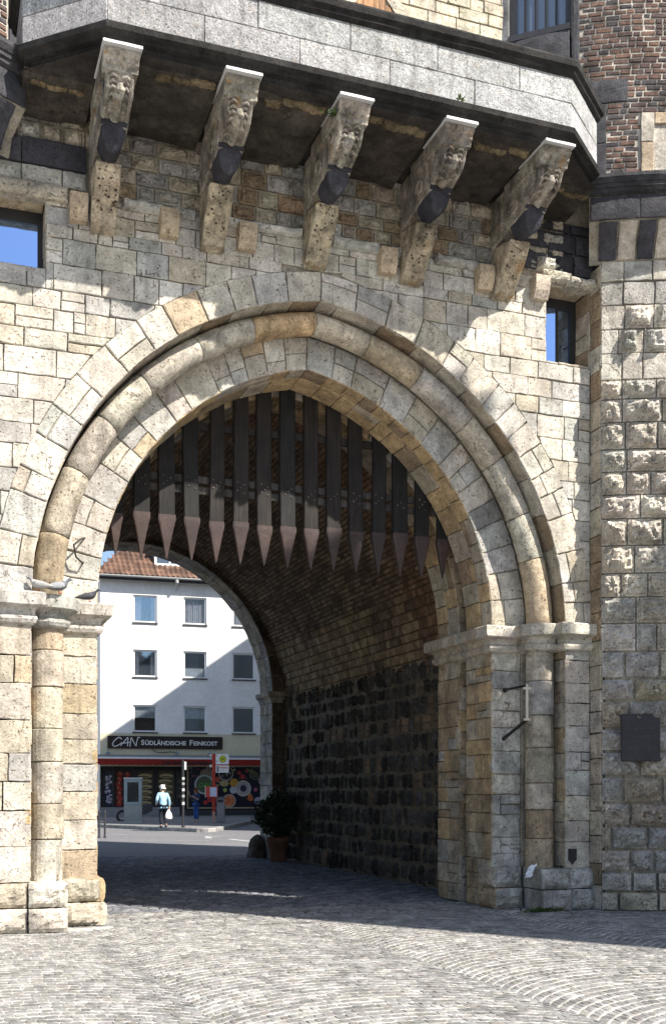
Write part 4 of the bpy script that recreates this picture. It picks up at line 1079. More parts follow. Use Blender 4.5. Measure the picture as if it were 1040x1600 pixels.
kb = [(-60, 58.2), (4.0, 57.0), (7.1, 49.9), (8.7, 45.4), (9.9, 42.9), (10.3, 42.7), (10.7, 43.0), (16.3, 56.2), (40, 58), (80, 60), (80, 100), (-60, 100)]
b = MB(); b.add([(x, y, .12) for x, y in kb], [tuple(range(len(kb)))], (.20, .198, .195)); struct(b.build('pavement', M_ASPH))
b = MB(); sweep(b, kb[:10], [(.0, -.03), (.01, .10), (-.01, .124), (-.16, .126)], 1, lambda: vary((.36, .355, .34), .1), sub=1.0, jit=.004); struct(b.build('kerb', M_SETT))
b = MB()
for (p, q, w) in (((6.4, 41.6), (10.3, 39.3), .14), ((5.8, 36.9), (8.6, 35.7), .12), ((9.4, 39.0), (9.0, 37.2), .22), ((9.2, 38.3), (9.8, 38.5), .2), ((9.5, 36.4), (9.75, 34.2), .22), ((7.2, 33.4), (11.5, 31.8), .12), ((7.9, 31.6), (11.9, 30.2), .1)):
    d = Vector((q[0] - p[0], q[1] - p[1])); d.normalize(); n_ = Vector((-d.y, d.x)) * w / 2
    b.add([(p[0] + n_.x, p[1] + n_.y, -.026), (p[0] - n_.x, p[1] - n_.y, -.026), (q[0] - n_.x, q[1] - n_.y, -.026), (q[0] + n_.x, q[1] + n_.y, -.026)], [(0, 1, 2, 3)], (.42, .42, .41))
struct(b.build('road_markings', M_ASPH))

# --- the house across the street --------------------------------------------
hs = thing('apartment_house', 'white rendered apartment house with a red tiled roof and a delicatessen on the ground floor', 'house', (14.68, 64.9, 0), radians(-3.6))
def H(mb, name, m, parent=None, smooth=False): return mb.build(name, m, parent or hs, smooth)
WW, CR = (.80, .80, .79), (.62, .58, .42)
cols = [(-3.42, -2.04), (-.49, .88), (2.42, 3.80), (5.3, 6.68), (8.2, 9.6), (11.1, 12.5)]
wr = [(5.0, 6.58), (8.21, 9.80), (11.38, 12.98)]
S0, S1 = -5.3, 15.5
b = MB()
xs = sorted({S0, S1} | {v for c in cols for v in c}); zs = sorted({4.92, 13.95} | {v for r in wr for v in r})
for a, c in zip(xs, xs[1:]):
    for d, e in zip(zs, zs[1:]):
        if (a, c) in cols and (d, e) in wr: continue
        b.add([(a, 0, d), (c, 0, d), (c, 0, e), (a, 0, e)], [(0, 1, 2, 3)], WW)
b.add([(S0, 0, 3.0), (S1, 0, 3.0), (S1, 0, 4.92), (S0, 0, 4.92)], [(0, 1, 2, 3)], CR)
for c in cols:
    for r in wr:
        (a, e), (d, f) = c, r
        b.add([(a, 0, d), (e, 0, d), (e, 0, f), (a, 0, f), (a, .14, d), (e, .14, d), (e, .14, f), (a, .14, f)], [(0, 1, 5, 4), (1, 2, 6, 5), (2, 3, 7, 6), (3, 0, 4, 7)], WW)
b.box(S0, S1, .9, 10, 0, 13.9, WW); b.add([(S0, 0, 0), (S0, .9, 0), (S0, .9, 13.95), (S0, 0, 13.95)], [(0, 1, 2, 3)], WW)
H(b, 'wall', M_PLAST)
mc, nt, bs = mat('clear pane')
tr = nd(nt, 'ShaderNodeBsdfTransparent'); gl = nd(nt, 'ShaderNodeBsdfGlossy', Roughness=.03); gl.inputs[0].default_value = (.62, .8, 1, 1); lw_ = nd(nt, 'ShaderNodeLayerWeight', Blend=.35); ms = nd(nt, 'ShaderNodeMixShader')
mp_ = ramp(nt, lw_.outputs['Facing'], 0, 1, .2, .95); nt.links.new(mp_, ms.inputs[0]); nt.links.new(tr.outputs[0], ms.inputs[1]); nt.links.new(gl.outputs[0], ms.inputs[2]); nt.links.new(ms.outputs[0], nt.nodes['Material Output'].inputs[0])
M_CLEAR = mc
for ci, c in enumerate(cols):
    for ri, r in enumerate(wr):
        (a, e), (d, f) = c, r
        b = MB(); t = (.80, .80, .80); fw = .1
        b.box(a, e, .11, .17, d, d + fw, t); b.box(a, e, .11, .17, f - fw, f, t); b.box(a, a + fw, .112, .168, d + fw, f - fw, t); b.box(e - fw, e, .112, .168, d + fw, f - fw, t)
        o = H(b, 'window', M_PAINT)
        p = MB(); p.box(a + fw, e - fw, .138, .142, d + fw, f - fw); H(p, 'pane', M_CLEAR, o)
        b = MB(); b.box(a - .05, e + .05, -.07, .1, d - .07, d, (.06, .06, .065)); H(b, 'sill', M_METAL, o)
        b = MB(); b.box(a, e, .55, .56, d - .05, f + .05, (.03, .032, .035)); H(b, 'room_shade', M_CLOTH, o)
        if ri == 2 or (ri == 1 and ci == 0):
            b = MB(); n = 60; full = (ri == 2 and ci != 0)
            for (u0, u1) in (((a + fw, e - fw),) if full else ((a + fw, a + .36), (e - .36, e - fw)) if ri == 1 else ((a + fw, a + .5), (e - .32, e - fw))):
                vs = []
                for i in range(n + 1):
                    u = u0 + (u1 - u0) * i / n; y = .3 + .035 * sin(i * 1.1) + .02 * sin(i * .37)
                    vs += [(u, y, d + .06), (u, y, f - .05)]
                b.add(vs, [(2 * i, 2 * i + 2, 2 * i + 3, 2 * i + 1) for i in range(n)], (.62, .64, .68))
            H(b, 'curtain', M_CLOTH, o)
        if ri == 0 and ci < 2 or (ri == 1 and ci == 1):
            b = MB(); z0, z1 = (f - .75, f - .1) if ri == 0 else (d + .1, d + .6)
            b.box(a + fw, e - fw, .22, .225, z0, z1, (.52, .58, .60)); H(b, 'blind', M_CLOTH, o)
# roof: pantiles
b = MB(); nr = 24; pit = 1.02
def roofz(t): return 13.98 + (t + .5) * pit
for rr in range(nr):
    t0, t1 = -.5 + rr * .27, -.5 + (rr + 1) * .27 + .03
    s = S0 - .35 + (rr * .27) * 1.0
    n = int((S1 + .4 - s) / .3)
    for k in range(n):
        a = s + k * .3; vs = []
        c = vary((.135, .078, .054), .42)
        for j in range(5):
            x = a + .3 * j / 4; h = .08 * (.5 + .5 * cos(2 * pi * j / 4))
            vs += [(x, t0, roofz(t0) + h + .035), (x, t1, roofz(t1) + h + .004)]
        b.add(vs, [(2 * j, 2 * j + 2, 2 * j + 3, 2 * j + 1) for j in range(4)], c)
b.add([(S0 - .4, -.5, 13.95), (S1, -.5, 13.95), (S1, 6, roofz(6)), (S0 - .4 + 6.5, 6, roofz(6))], [(0, 1, 2, 3)], (.15, .08, .05))
b.add([(S0 - .4, -.5, 13.97), (S0 - .4 + 6.5, 6, roofz(6)), (S0 - .4, 10.5, 13.97)], [(0, 1, 2)], (.26, .13, .08))
b.add([(S0 - .4, -.5, 13.90), (S1, -.5, 13.90), (S1, .05, 13.90), (S0 - .4, .05, 13.90)], [(0, 1, 2, 3)], (.05, .05, .05))
b.box(S0 - .4, S1, -.48, -.44, 13.72, 13.96, (.045, .045, .048))
rf = H(b, 'roof', M_TILE)
b = MB(); b.tube([(S0 - .4 + i * (S1 - S0 + .4) / 20, -.56, 13.93) for i in range(21)], .075, (.17, .175, .18)); H(b, 'gutter', M_METAL, rf)
b = MB(); b.tube([(-.95, -.5, 13.86), (-.95, -.3, 13.6), (-.95, -.08, 13.3)], .05, (.5, .5, .5)); b.lathe([(.09, -.1), (.12, .1)], (-.95, -.5, 13.78), 10, (.5, .5, .5)); H(b, 'downpipe_head', M_METAL, rf)
for (a, e) in ((-2.15, -.35), (3.2, 5.0)):
    b = MB(); zb = roofz(.35)
    b.box(a, e, .3, 2.6, zb - .2, zb + 1.15, (.78, .78, .78)); b.box(a - .1, e + .1, .2, 2.8, zb + 1.15, zb + 1.27, (.2, .2, .21)); do = H(b, 'dormer', M_PAINT, rf)
    p = MB(); p.box(a + .14, (a + e) / 2 - .05, .285, .295, zb + .12, zb + 1.0); p.box((a + e) / 2 + .05, e - .14, .285, .295, zb + .12, zb + 1.0); H(p, 'pane', M_GLASS, do)
# neighbour with a glazed roof bay, behind the hip
nb = thing('neighbour_house', 'grey house end with a glazed roof bay rising behind the hipped tile roof', 'house', (5.6, 71.0, 0), radians(-3.6))
b = MB(); b.box(-8, 3.9, 0, 7, 0, 14.2, (.55, .55, .56)); b.build('wall', M_PLAST, nb)
b = MB(); b.loft([[(-8, -.2, 14.2), (3.9, -.2, 14.2), (3.9, 7, 14.2), (-8, 7, 14.2)], [(-6, 1.4, 16.2), (3.2, 1.4, 16.2), (3.2, 6, 16.2), (-6, 6, 16.2)]], (.12, .13, .15)); r_ = b.build('roof', M_METAL, nb)
b = MB(); b.box(1.0, 3.7, -.1, 1.0, 14.5, 16.0, (.16, .19, .22)); b.box(.8, 3.9, -.3, 1.2, 16.0, 16.1, (.5, .52, .55)); d_ = b.build('roof_bay', M_METAL, nb)
b = MB(); b.box(1.2, 2.3, -.12, -.105, 14.7, 15.85); b.box(2.45, 3.55, -.12, -.105, 14.7, 15.85); b.build('pane', M_GLASS, d_)

# text
def text(body, size, m, parent, loc, tint, rot=(pi / 2, 0, 0), name='lettering', align='LEFT', ext=.004, sx=1., bold=0.):
    cu = bpy.data.curves.new(name, 'FONT'); cu.body = body; cu.size = size; cu.extrude = ext; cu.align_x = align; cu.offset = bold; cu.resolution_u = 4
    o = bpy.data.objects.new('t', cu); C.objects.link(o); bpy.context.view_layer.update()
    me = bpy.data.meshes.new_from_object(o.evaluated_get(bpy.context.evaluated_depsgraph_get()))
    w = max((v.co.x for v in me.vertices), default=0)
    b = MB(); R3 = Matrix.Rotation(rot[2], 4, 'Z') @ Matrix.Rotation(rot[0], 4, 'X')
    b.add([tuple(R3 @ Vector((v.co.x * sx, v.co.y, v.co.z)) + Vector(loc)) for v in me.vertices], [tuple(p.vertices) for p in me.polygons], tint)
    bpy.data.objects.remove(o); bpy.data.curves.remove(cu)
    return b, w * sx
def strokes(lines, x0, z0, sc, y, r, tint):
    b = MB()
    for ln in lines:
        P = [Vector((p[0], 0, p[1])) for p in ln]; Q = []
        for i in range(len(P) - 1):
            a, b0, c, d = P[max(i - 1, 0)], P[i], P[i + 1], P[min(i + 2, len(P) - 1)]
            for k in range(5):
                t = k / 5; Q.append(.5 * ((2 * b0) + (c - a) * t + (2 * a - 5 * b0 + 4 * c - d) * t * t + (3 * b0 - a - 3 * c + d) * t ** 3))
        Q.append(P[-1])
        b.tube([(x0 + q.x * sc, y, z0 + q.z * sc) for q in Q], r, tint, 6)
    return b
# shop sign
b = MB(); b.box(-4.89, 1.80, -.14, -.03, 4.03, 4.76, (.025, .018, .016), .01); sg = H(b, 'shop_sign', M_PAINT)
SC = [[(.98, .78), (.72, .98), (.3, .72), (.02, .28), (.22, .02), (.7, .2), (1.02, .46)], [(.85, .1), (1.25, .55), (1.62, .98), (1.62, .5), (1.60, .05)], [(1.15, .36), (1.5, .42), (1.85, .46)], [(1.85, .0), (1.93, .5), (2.0, .96), (2.25, .5), (2.5, .1), (2.58, .55), (2.72, 1.05)], [(2.72, 1.05), (2.9, .95)]]
b = strokes(SC, -4.62, 4.13, .54, -.155, .028, (.75, .74, .72)); H(b, 'script_lettering', M_PAINT, sg)
x = -2.98
for wd, sz in (('S', .40), ('ÜDLÄNDISCHE', .34), (' ', .2), ('F', .44), ('EINKOST', .34)):
    if wd == ' ': x += .16; continue
    b, w = text(wd, sz, M_PAINT, sg, (x, -.15, 4.25), (.74, .73, .70), bold=.008, sx=1.04); H(b, 'lettering', M_PAINT, sg); x += w + .03
# awning
b = MB(); b.box(-6, 9.5, -1.22, -.02, 3.50, 3.56, (.30, .32, .34)); b.box(-6, 9.5, -1.26, -1.16, 3.40, 3.50, (.75, .75, .75)); b.box(-6, 9.5, -.3, -.02, 3.56, 3.66, (.22, .24, .26))
aw = H(b, 'awning', M_METAL)
b = MB(); n = 120; vs = []
for i in range(n + 1):
    s = -6 + 15.5 * i / n; vs += [(s, -1.27 + .008 * sin(i * 1.7), 3.40), (s, -1.275 + .02 * sin(i * .9), 3.05 + .012 * sin(i * 2.3))]
b.add(vs, [(2 * i, 2 * i + 1, 2 * i + 3, 2 * i + 2) for i in range(n)], (.27, .03, .022)); H(b, 'valance', M_CLOTH, aw)
b, w = text('CAN', .27, M_PAINT, aw, (-1.95, -1.305, 3.11), (.03, .02, .02), bold=.012); H(b, 'lettering', M_PAINT, aw)
b, w2 = text('Südländische Feinkost', .25, M_PAINT, aw, (-1.95 + w + .12, -1.305, 3.11), (.03, .02, .02), bold=.01); H(b, 'lettering', M_PAINT, aw)
for s in (-4.9, -.95, 1.0):
    b = MB(); b.tube([(s, -.03, 3.72), (s, -.35, 3.78), (s, -.4, 3.95)], .03, (.25, .32, .38)); b.box(s - .12, s + .12, -.5, -.32, 3.7, 3.8, (.22, .28, .33)); H(b, 'awning_arm', M_METAL, aw)
b = MB(); b.tube([(-2.35, -.05, 3.98), (-2.1, -.06, 3.84), (-1.7, -.06, 3.80), (-1.3, -.06, 3.86), (-1.0, -.06, 3.84), (-.9, -.06, 3.70)], .02, (.04, .04, .04)); H(b, 'cable', M_METAL)
# shop front: dark glazing with printed food panels
b = MB(); b.box(S0, S1, .3, .5, .12, 3.5, (.018, .018, .022)); b.box(S0, S1, -.02, .9, 3.3, 3.52, (.03, .03, .035)); b.box(S0, -.7, .05, .3, .12, .62, (.26, .26, .27)); b.box(-.5, S1, .05, .3, .12, .45, (.05, .05, .055))
for s in (-4.55, -3.35, -2.1, -.85): b.box(s - .05, s + .05, .15, .31, .12, 3.3, (.03, .03, .035))
sf = H(b, 'shop_front', M_METAL)
def disc(mb, s, z, r, y, c, n=20, ry=None):
    ry = ry or r; mb.add([(s + r * cos(2 * pi * k / n), y, z + ry * sin(2 * pi * k / n)) for k in range(n)], [tuple(range(n))], c)
def bowl(mb, s, z, r, y, rim, fill, dots=()):
    disc(mb, s, z, r, y, rim); disc(mb, s, z, r * .84, y - .002, fill)
    for c, k in dots:
        for _ in range(k):
            a, q = U(0, 6.28), r * .7 * sqrt(U(0, 1)); disc(mb, s + q * cos(a), z + q * sin(a), r * U(.10, .2), y - .003 - U(0, .001), vary(c, .3), 8)
# big panel
b = MB(); b.box(-.28, 5.2, .03, .12, .52, .60, (.42, .33, .2)); b.box(-.28, -.2, .03, .12, .60, 3.2, (.42, .33, .2)); pf = H(b, 'poster_frame', M_PAINT, sf)
b = MB(); y0 = .10
b.add([(-.2, y0, .6), (5.2, y0, .6), (5.2, y0, 3.2), (-.2, y0, 3.2)], [(0, 1, 2, 3)], (.012, .014, .03))
K = y0 - .004
disc(b, .95, 2.55, .46, K, (.30, .24, .20), 20, .36); bowl(b, .75, 1.95, .58, K - .002, (.55, .58, .58), (.10, .14, .09))
bowl(b, 2.05, 2.62, .46, K, (.40, .38, .33), (.04, .04, .045), (((.3, .28, .25), 6),)); bowl(b, 3.85, 2.62, .40, K, (.12, .11, .11), (.03, .03, .04))
bowl(b, 4.35, 2.2, .32, K, (.50, .42, .38), (.50, .09, .07), (((.55, .2, .15), 14),)); bowl(b, 2.25, .98, .40, K - .002, (.55, .48, .42), (.62, .17, .06), (((.7, .25, .1), 12),))
bowl(b, 3.1, 1.72, .48, K - .002, (.58, .55, .50), (.45, .42, .40), (((.55, .5, .47), 10),)); disc(b, 3.1, 1.72, .2, K - .008, (.05, .04, .09))
disc(b, 2.5, 1.62, .22, K, (.55, .55, .62)); disc(b, 2.0, 1.62, .12, K, (.42, .50, .12)); disc(b, 2.55, 2.05, .26, K, (.62, .33, .06)); disc(b, 1.95, 2.02, .3, K, (.50, .42, .2), 7, .2)
for (s, z, r, c) in ((3.55, 1.12, .17, (.62, .14, .05)), (3.5, 1.3, .13, (.62, .25, .08)), (3.05, 2.42, .15, (.5, .05, .05)), (2.85, 2.65, .12, (.5, .06, .06)), (3.3, 2.75, .1, (.45, .05, .06)), (1.05, 1.05, .15, (.5, .05, .05)), (1.3, .92, .13, (.52, .06, .06)), (.82, .88, .13, (.5, .05, .05)), (1.5, 1.05, .12, (.5, .07, .05)), (1.62, .85, .1, (.55, .5, .45)), (4.0, .98, .22, (.46, .44, .58)), (4.42, 1.0, .22, (.46, .44, .56)), (3.85, 1.65, .12, (.45, .12, .2)), (1.35, 1.9, .14, (.5, .08, .06)), (1.55, 2.25, .16, (.5, .1, .06))): disc(b, s, z, r, K - .003, c, 14)
for k in range(60): disc(b, U(-.1, 4.9), U(.7, 3.0), U(.03, .08), K + .002, pick(((.45, .4, .25), 2), ((.4, .08, .06), 2), ((.15, .22, .06), 2), ((.12, .12, .3), 2)), 8)
b.add([(4.2, K - .004, 1.5), (4.5, K - .004, 1.45), (4.55, K - .004, 1.95), (4.25, K - .004, 2.0)], [(0, 1, 2, 3)], (.50, .52, .22))
for k in range(9): b.tube([(3.2 + k * .06, K - .01, 2.95 - k * .02), (3.55 + k * .05, K - .012, 2.65), (3.5 + k * .07, K - .01, 2.35)], .012, (.25, .33, .14), 4)
H(b, 'food_poster', M_POST, sf)
b = strokes(SC, .42, 1.78, .26, K - .02, .03, (.16, .42, .07)); H(b, 'green_lettering', M_POST, sf)
# narrower panels on the left
b = MB()
for (s0, s1, bg) in ((S0 + .3, -4.6, (.03, .03, .06)), (-4.48, -3.42, (.04, .02, .02)), (-3.28, -2.2, (.05, .05, .04)), (-1.98, -.98, (.06, .05, .035)), (-.78, -.4, (.03, .03, .03))):
    b.add([(s0, .28, .66), (s1, .28, .66), (s1, .28, 2.75), (s0, .28, 2.75)], [(0, 1, 2, 3)], bg)
for k in range(34): disc(b, U(S0 + .35, -4.65), U(.9, 2.5), U(.04, .10), .275, vary((.48, .48, .56), .3), 7)
for k in range(7):
    for s in (-4.2, -3.75): disc(b, s + U(-.05, .05), .85 + k * .28, U(.13, .17), .275 - k * .0004, vary((.38, .035, .03), .25), 14); disc(b, s + U(-.1, .1), .92 + k * .28, .05, .27 - k * .0004, (.3, .28, .12), 7)
for k in range(6):
    for s in (-2.75, -1.48):
        disc(b, s + U(-.06, .06), .85 + k * .32, .4, .274 - k * .0005, vary((.42, .35, .19), .2), 14, .13); disc(b, s, .80 + k * .32, .33, .27 - k * .0005, vary((.16, .11, .05), .3), 10, .05)
for k in range(18): disc(b, U(-.75, -.43), U(.8, 2.5), U(.05, .1), .275, vary((.14, .14, .13), .4), 8)
H(b, 'food_panel', M_POST, sf)

# --- things on the pavement ---------------------------------------------------
def put(name, label, cat, loc, rz=0): return thing(name, label, cat, loc, rz)
k = put('info_kiosk', 'grey upright advertising kiosk with a dark glass screen on the pavement', 'kiosk', (8.80, 50.85, .12), radians(-14))
b = MB(); b.box(-.40, .40, -.16, .16, 0, .82, (.26, .29, .29), .02); b.box(-.42, .42, -.19, .19, -.02, .06, (.30, .32, .32), .01); b.build('plinth', M_METAL, k)
b = MB(); t = (.22, .29, .32); b.box(-.40, -.25, -.16, .16, .82, 2.02, t, .015); b.box(.25, .40, -.16, .16, .82, 2.02, t, .015); b.box(-.25, .25, -.155, .155, .82, .96, t); b.box(-.25, .25, -.155, .155, 1.85, 2.0, t); b.box(-.42, .42, -.18, .18, 2.0, 2.06, (.42, .47, .48), .01); b.build('housing', M_METAL, k)
b = MB(); b.box(-.25, .25, -.12, .12, .96, 1.85); b.build('screen', M_GLASS, k)

p = put('lamp_pole', 'slim black steel pole at the kerb in front of the shop', 'pole', (9.60, 44.0, .12))
b = MB(); b.lathe([(.07, 0), (.07, .08), (.05, .1), (.048, 2.62), (.04, 2.68), (.01, 2.69)], (0, 0, 0), 12, (.03, .03, .032)); b.build('post', M_METAL, p)
b = MB(); b.box(.04, .12, -.05, .05, 2.3, 2.62, (.62, .63, .64), .01); b.build('white_box', M_PAINT, p)
b = MB()
for z in (.9, 1.2, 1.45, 1.7, 1.9): b.box(-.051, .051, -.052, -.048, z, z + U(.06, .14), vary((.4, .4, .4), .3))
b.build('sticker', M_PAINT, p)

bs_ = put('bus_stop', 'red bus stop post with a white sign showing a green H in a yellow disc', 'bus stop', (12.5, 50.7, .12), radians(-19.9))
b = MB(); b.box(-.075, .075, -.05, .05, .5, 3.18, (.38, .04, .022), .01); b.box(-.07, .07, -.045, .045, 0, .5, (.45, .27, .2), .01); b.build('post', M_PAINT, bs_)
b = MB()
for z in (2.55, 3.05): b.box(-.2, -.07, -.045, .045, z, z + .12, (.65, .6, .5), .005)
b.build('side_light', M_PAINT, bs_)
b = MB(); b.box(.09, .70, -.03, .03, 2.68, 3.16, (.78, .78, .77), .006); b.box(.09, .70, -.028, .028, 2.30, 2.65, (.75, .75, .74), .006); b.box(.09, .70, -.034, .034, 2.64, 2.69, (.38, .04, .022)); sb = b.build('stop_sign', M_PAINT, bs_)
b = MB(); disc(b, .42, 2.93, .165, -.033, (.03, .22, .05), 28); disc(b, .42, 2.93, .14, -.035, (.72, .62, .03), 28); b.build('yellow_disc', M_PAINT, sb)
b = MB()
for x0, x1, z0, z1 in ((.345, .385, 2.85, 3.01), (.455, .495, 2.85, 3.01), (.385, .455, 2.912, 2.948)): b.box(x0, x1, -.041, -.036, z0, z1, (.02, .20, .04))
b.build('letter', M_PAINT, sb)
b = MB()
b.box(.14, .24, -.036, -.031, 2.34, 2.6, (.2, .2, .22)); b.box(.27, .64, -.034, -.031, 2.5, 2.56, (.6, .25, .2)); b.box(.27, .5, -.034, -.031, 2.4, 2.43, (.4, .4, .42)); b.box(.12, .2, -.034, -.031, 3.06, 3.1, (.35, .35, .36)); b.box(.12, .2, -.034, -.031, 2.8, 2.86, (.35, .35, .36)); b.box(.62, .66, -.034, -.031, 3.06, 3.11, (.45, .4, .38))
b.build('small_print', M_PAINT, sb)
b = MB(); b.box(-.36, .19, -.09, -.052, 1.16, 1.66, (.55, .08, .06), .006); b.box(-.40, -.36, -.09, .05, 1.16, 1.7, (.55, .5, .46)); c_ = b.build('timetable_case', M_PAINT, bs_)
b = MB(); b.box(-.16, .15, -.096, -.091, 1.2, 1.62, (.55, .62, .74)); b.build('timetable', M_PAINT, c_)
b = MB()
for k in range(9): b.lathe([(.02, -.07), (.07, -.03), (.075, .03), (.02, .07)], (U(-.4, .2), -.08 + U(-.03, .03), U(.7, 1.05)), 8, pick(((.5, .06, .05), 2), ((.7, .68, .66), 1.)))
lb = put('litter_bin', 'grey square litter bin standing against the bus stop post', 'litter bin', (12.82, 50.75, .12), radians(-19.9))
b = MB(); b.box(-.15, .2, -.14, .2, .02, 1.12, (.24, .24, .25), .02); b.box(-.17, .22, -.16, .22, 1.12, 1.18, (.14, .14, .15), .01); b.build('bin_body', M_METAL, lb)
b = MB(); b.box(-.1, .15, -.15, -.139, .92, 1.05, (.02, .02, .02)); b.build('slot', M_METAL, lb)

sc = put('parked_scooter', 'dark scooter with a white front mudguard half hidden behind the grey kiosk', 'scooter', (8.98, 54.4, .12), radians(-8))
b = MB(); n = 20
b.loft([[(-.10 + .24 * cos(t) + r * cos(t) * cos(f), r * sin(f), .24 + .24 * sin(t) * 1 + r * sin(t) * cos(f)) for f in [2 * pi * j / 8 for j in range(8)]] for t in [2 * pi * i / 24 for i in range(25)] for r in (.065,)], (.02, .02, .02), cap=False); b.build('wheel', M_METAL, sc)
b = MB(); b.loft([[(-.10 + .34 * cos(t), w_, .24 + .34 * sin(t)) for w_ in (-.06, .06)] for t in [.3 + k * .2 for k in range(9)]], (.75, .75, .74), closed=False); b.build('mudguard', M_PAINT, sc)
b = MB(); b.loft([[(x, s_ * w_, z) for s_, z in ((-1, z0), (1, z0), (1, z1), (-1, z1))] for x, w_, z0, z1 in ((.1, .1, .4, 1.0), (.3, .16, .25, .55), (.7, .18, .25, .75), (1.1, .17, .35, .85), (1.35, .1, .5, .8))], (.05, .05, .06)); b.build('bodywork', M_METAL, sc)

rl = put('kerb_railing', 'two short dark steel bollards joined as a railing at the road edge', 'railing', (5.66, 38.7, -.03))
b = MB()
for dx in (-.12, .07): b.lathe([(.05, 0), (.045, .08), (.035, .1), (.033, .82), (.045, .86), (.04, .92), (.01, .94)], (dx, 0, 0), 10, (.04, .04, .045))
b.tube([(-.12, 0, .55), (.07, 0, .55)], .018, (.04, .04, .045)); b.build('post', M_METAL, rl)

# --- people ---------------------------------------------------------------
def skin(name, J, E_, m, parent, col, root=0, sub=2):
    me = bpy.data.meshes.new(name); me.from_pydata([j[0] for j in J], E_, [])
    o = bpy.data.objects.new(name, me); C.objects.link(o)
    md = o.modifiers.new('s', 'SKIN'); sd = o.modifiers.new('b', 'SUBSURF'); sd.levels = sd.render_levels = sub
    md.use_smooth_shade = True
    for v, j in zip(me.skin_vertices[0].data, J):
        v.radius = j[1] if isinstance(j[1], tuple) else (j[1], j[1]); v.use_root = False
    me.skin_vertices[0].data[root].use_root = True
    bpy.context.view_layer.update()
    ev = bpy.data.meshes.new_from_object(o.evaluated_get(bpy.context.evaluated_depsgraph_get()))
    b = MB(); b.add([tuple(v.co) for v in ev.vertices], [tuple(p.vertices) for p in ev.polygons], col)
    bpy.data.objects.remove(o)
    return b.build(name, m, parent, True)
def chain(*idx): return [(a, b) for a, b in zip(idx, idx[1:])]
def person(label, loc, rz, pose, h, cl):
    t = thing('person', label, 'person', loc, rz); k = h / 1.72
    def S(L): return [(tuple(Vector(p) * k), (r[0] * k, r[1] * k) if isinstance(r, tuple) else r * k) for p, r in L]
    P = pose
    # body: pelvis, spine, neck, head, arms to the finger tips, legs to the toes  (x right, -y forward)
    J = [(P['pel'], .10), (P['chest'], .11), (P['neck'], .05), (P['chin'], .062), (P['head'], .085), (P['top'], .07)]
    Ed = chain(0, 1, 2, 3, 4, 5); hands = []
    for s in 'lr':
        n = len(J); a = P['arm' + s]
        J += [(a[0], .055), (a[1], .042), (a[2], .028), (a[3], .034)]; Ed += [(1, n)] + chain(n, n + 1, n + 2, n + 3)
        w, hnd = Vector(a[2]), Vector(a[3]); d = (hnd - w).normalized(); q = d.cross(Vector((0, 1, 0))).normalized()
        for f_, L in ((-.024, .062), (-.008, .075), (.008, .07), (.023, .055)):
            m = len(J); p1 = hnd + q * f_ + d * .03; p2 = p1 + d * L * .6 + Vector((0, -.012, 0)); J += [(tuple(p1), .009), (tuple(p2), .008)]; Ed += [(n + 3, m), (m, m + 1)]
        m = len(J); J += [(tuple(w + d * .05 + q * -.045), .010), (tuple(w + d * .085 + q * -.055), .009)]; Ed += [(n + 2, m), (m, m + 1)]
    for s in 'lr':
        n = len(J); a = P['leg' + s]; J += [(a[0], .085), (a[1], .058), (a[2], .038), (a[3], .036)]; Ed += [(0, n)] + chain(n, n + 1, n + 2, n + 3)
    skin('body', S(J), Ed, M_SKIN, t, cl['skin'])
    J = [(P['pel'], (.17, .12)), (tuple((Vector(P['pel']) + Vector(P['chest'])) / 2), (.165, .125)), (P['chest'], (.175, .13)), (tuple(Vector(P['chest']).lerp(Vector(P['neck']), .6)), (.12, .09)), (P['hem'], cl.get('hemr', .165))]
    Ed = [(4, 0), (0, 1), (1, 2), (2, 3)]
    for s in 'lr':
        n = len(J); a = P['arm' + s]; e = tuple(Vector(a[1]).lerp(Vector(a[2]), cl.get('sleeve', .92)))
        J += [(a[0], .075), (a[1], .062), (e, .05)]; Ed += [(2, n)] + chain(n, n + 1, n + 2)
    skin('jacket', S(J), Ed, M_CLOTH, t, cl['top'])
    J = [(P['pel'], (.145, .11))]; Ed = []
    for s in 'lr':
        n = len(J); a = P['leg' + s]; J += [(a[0], .098), (a[1], .074), (tuple(Vector(a[1]).lerp(Vector(a[2]), .96)), .06)]; Ed += [(0, n)] + chain(n, n + 1, n + 2)
    skin('trousers', S(J), Ed, M_CLOTH, t, cl['legs'])
    for s in 'lr':
        a = P['leg' + s]; an, to = Vector(a[2]), Vector(a[3]); he = an + (an - to).normalized() * .04; he.z = min(to.z, an.z)
        skin('shoe', S([(tuple(he), .042), (tuple(an.lerp(to, .5) - Vector((0, 0, .03))), .045), (tuple(to), .036)]), [(0, 1), (1, 2)], M_CLOTH, t, cl['shoe'])
    hd = Vector(P['head']); nk = Vector(P['neck']); up_ = (Vector(P['top']) - hd).normalized(); fw = Vector(P['face']).normalized()
    rt = fw.cross(up_).normalized()
    skin('hair', S([(tuple(hd + up_ * .03 - fw * .02), .105), (tuple(hd + up_ * .075 - fw * .005), .088), (tuple(hd - up_ * cl.get('hairlen', .02) - fw * .05), .085)]), [(1, 0), (0, 2)], M_CLOTH, t, cl['hair'])
    b = MB(); c = hd * k
    for s in (-1, 1):
        e = (hd + rt * s * .035 + fw * .083 + up_ * .0) * k; b.lathe([(.002, -.01), (.011, 0), (.002, .01)], tuple(e), 8, (.03, .025, .02))
    b.build('eye', M_SKIN, t)
    b = MB(); b.tube([tuple((hd + fw * .085 + up_ * .005) * k), tuple((hd + fw * .108 - up_ * .03) * k), tuple((hd + fw * .088 - up_ * .045) * k)], [.008, .014, .01], cl['skin']); b.build('nose', M_SKIN, t)
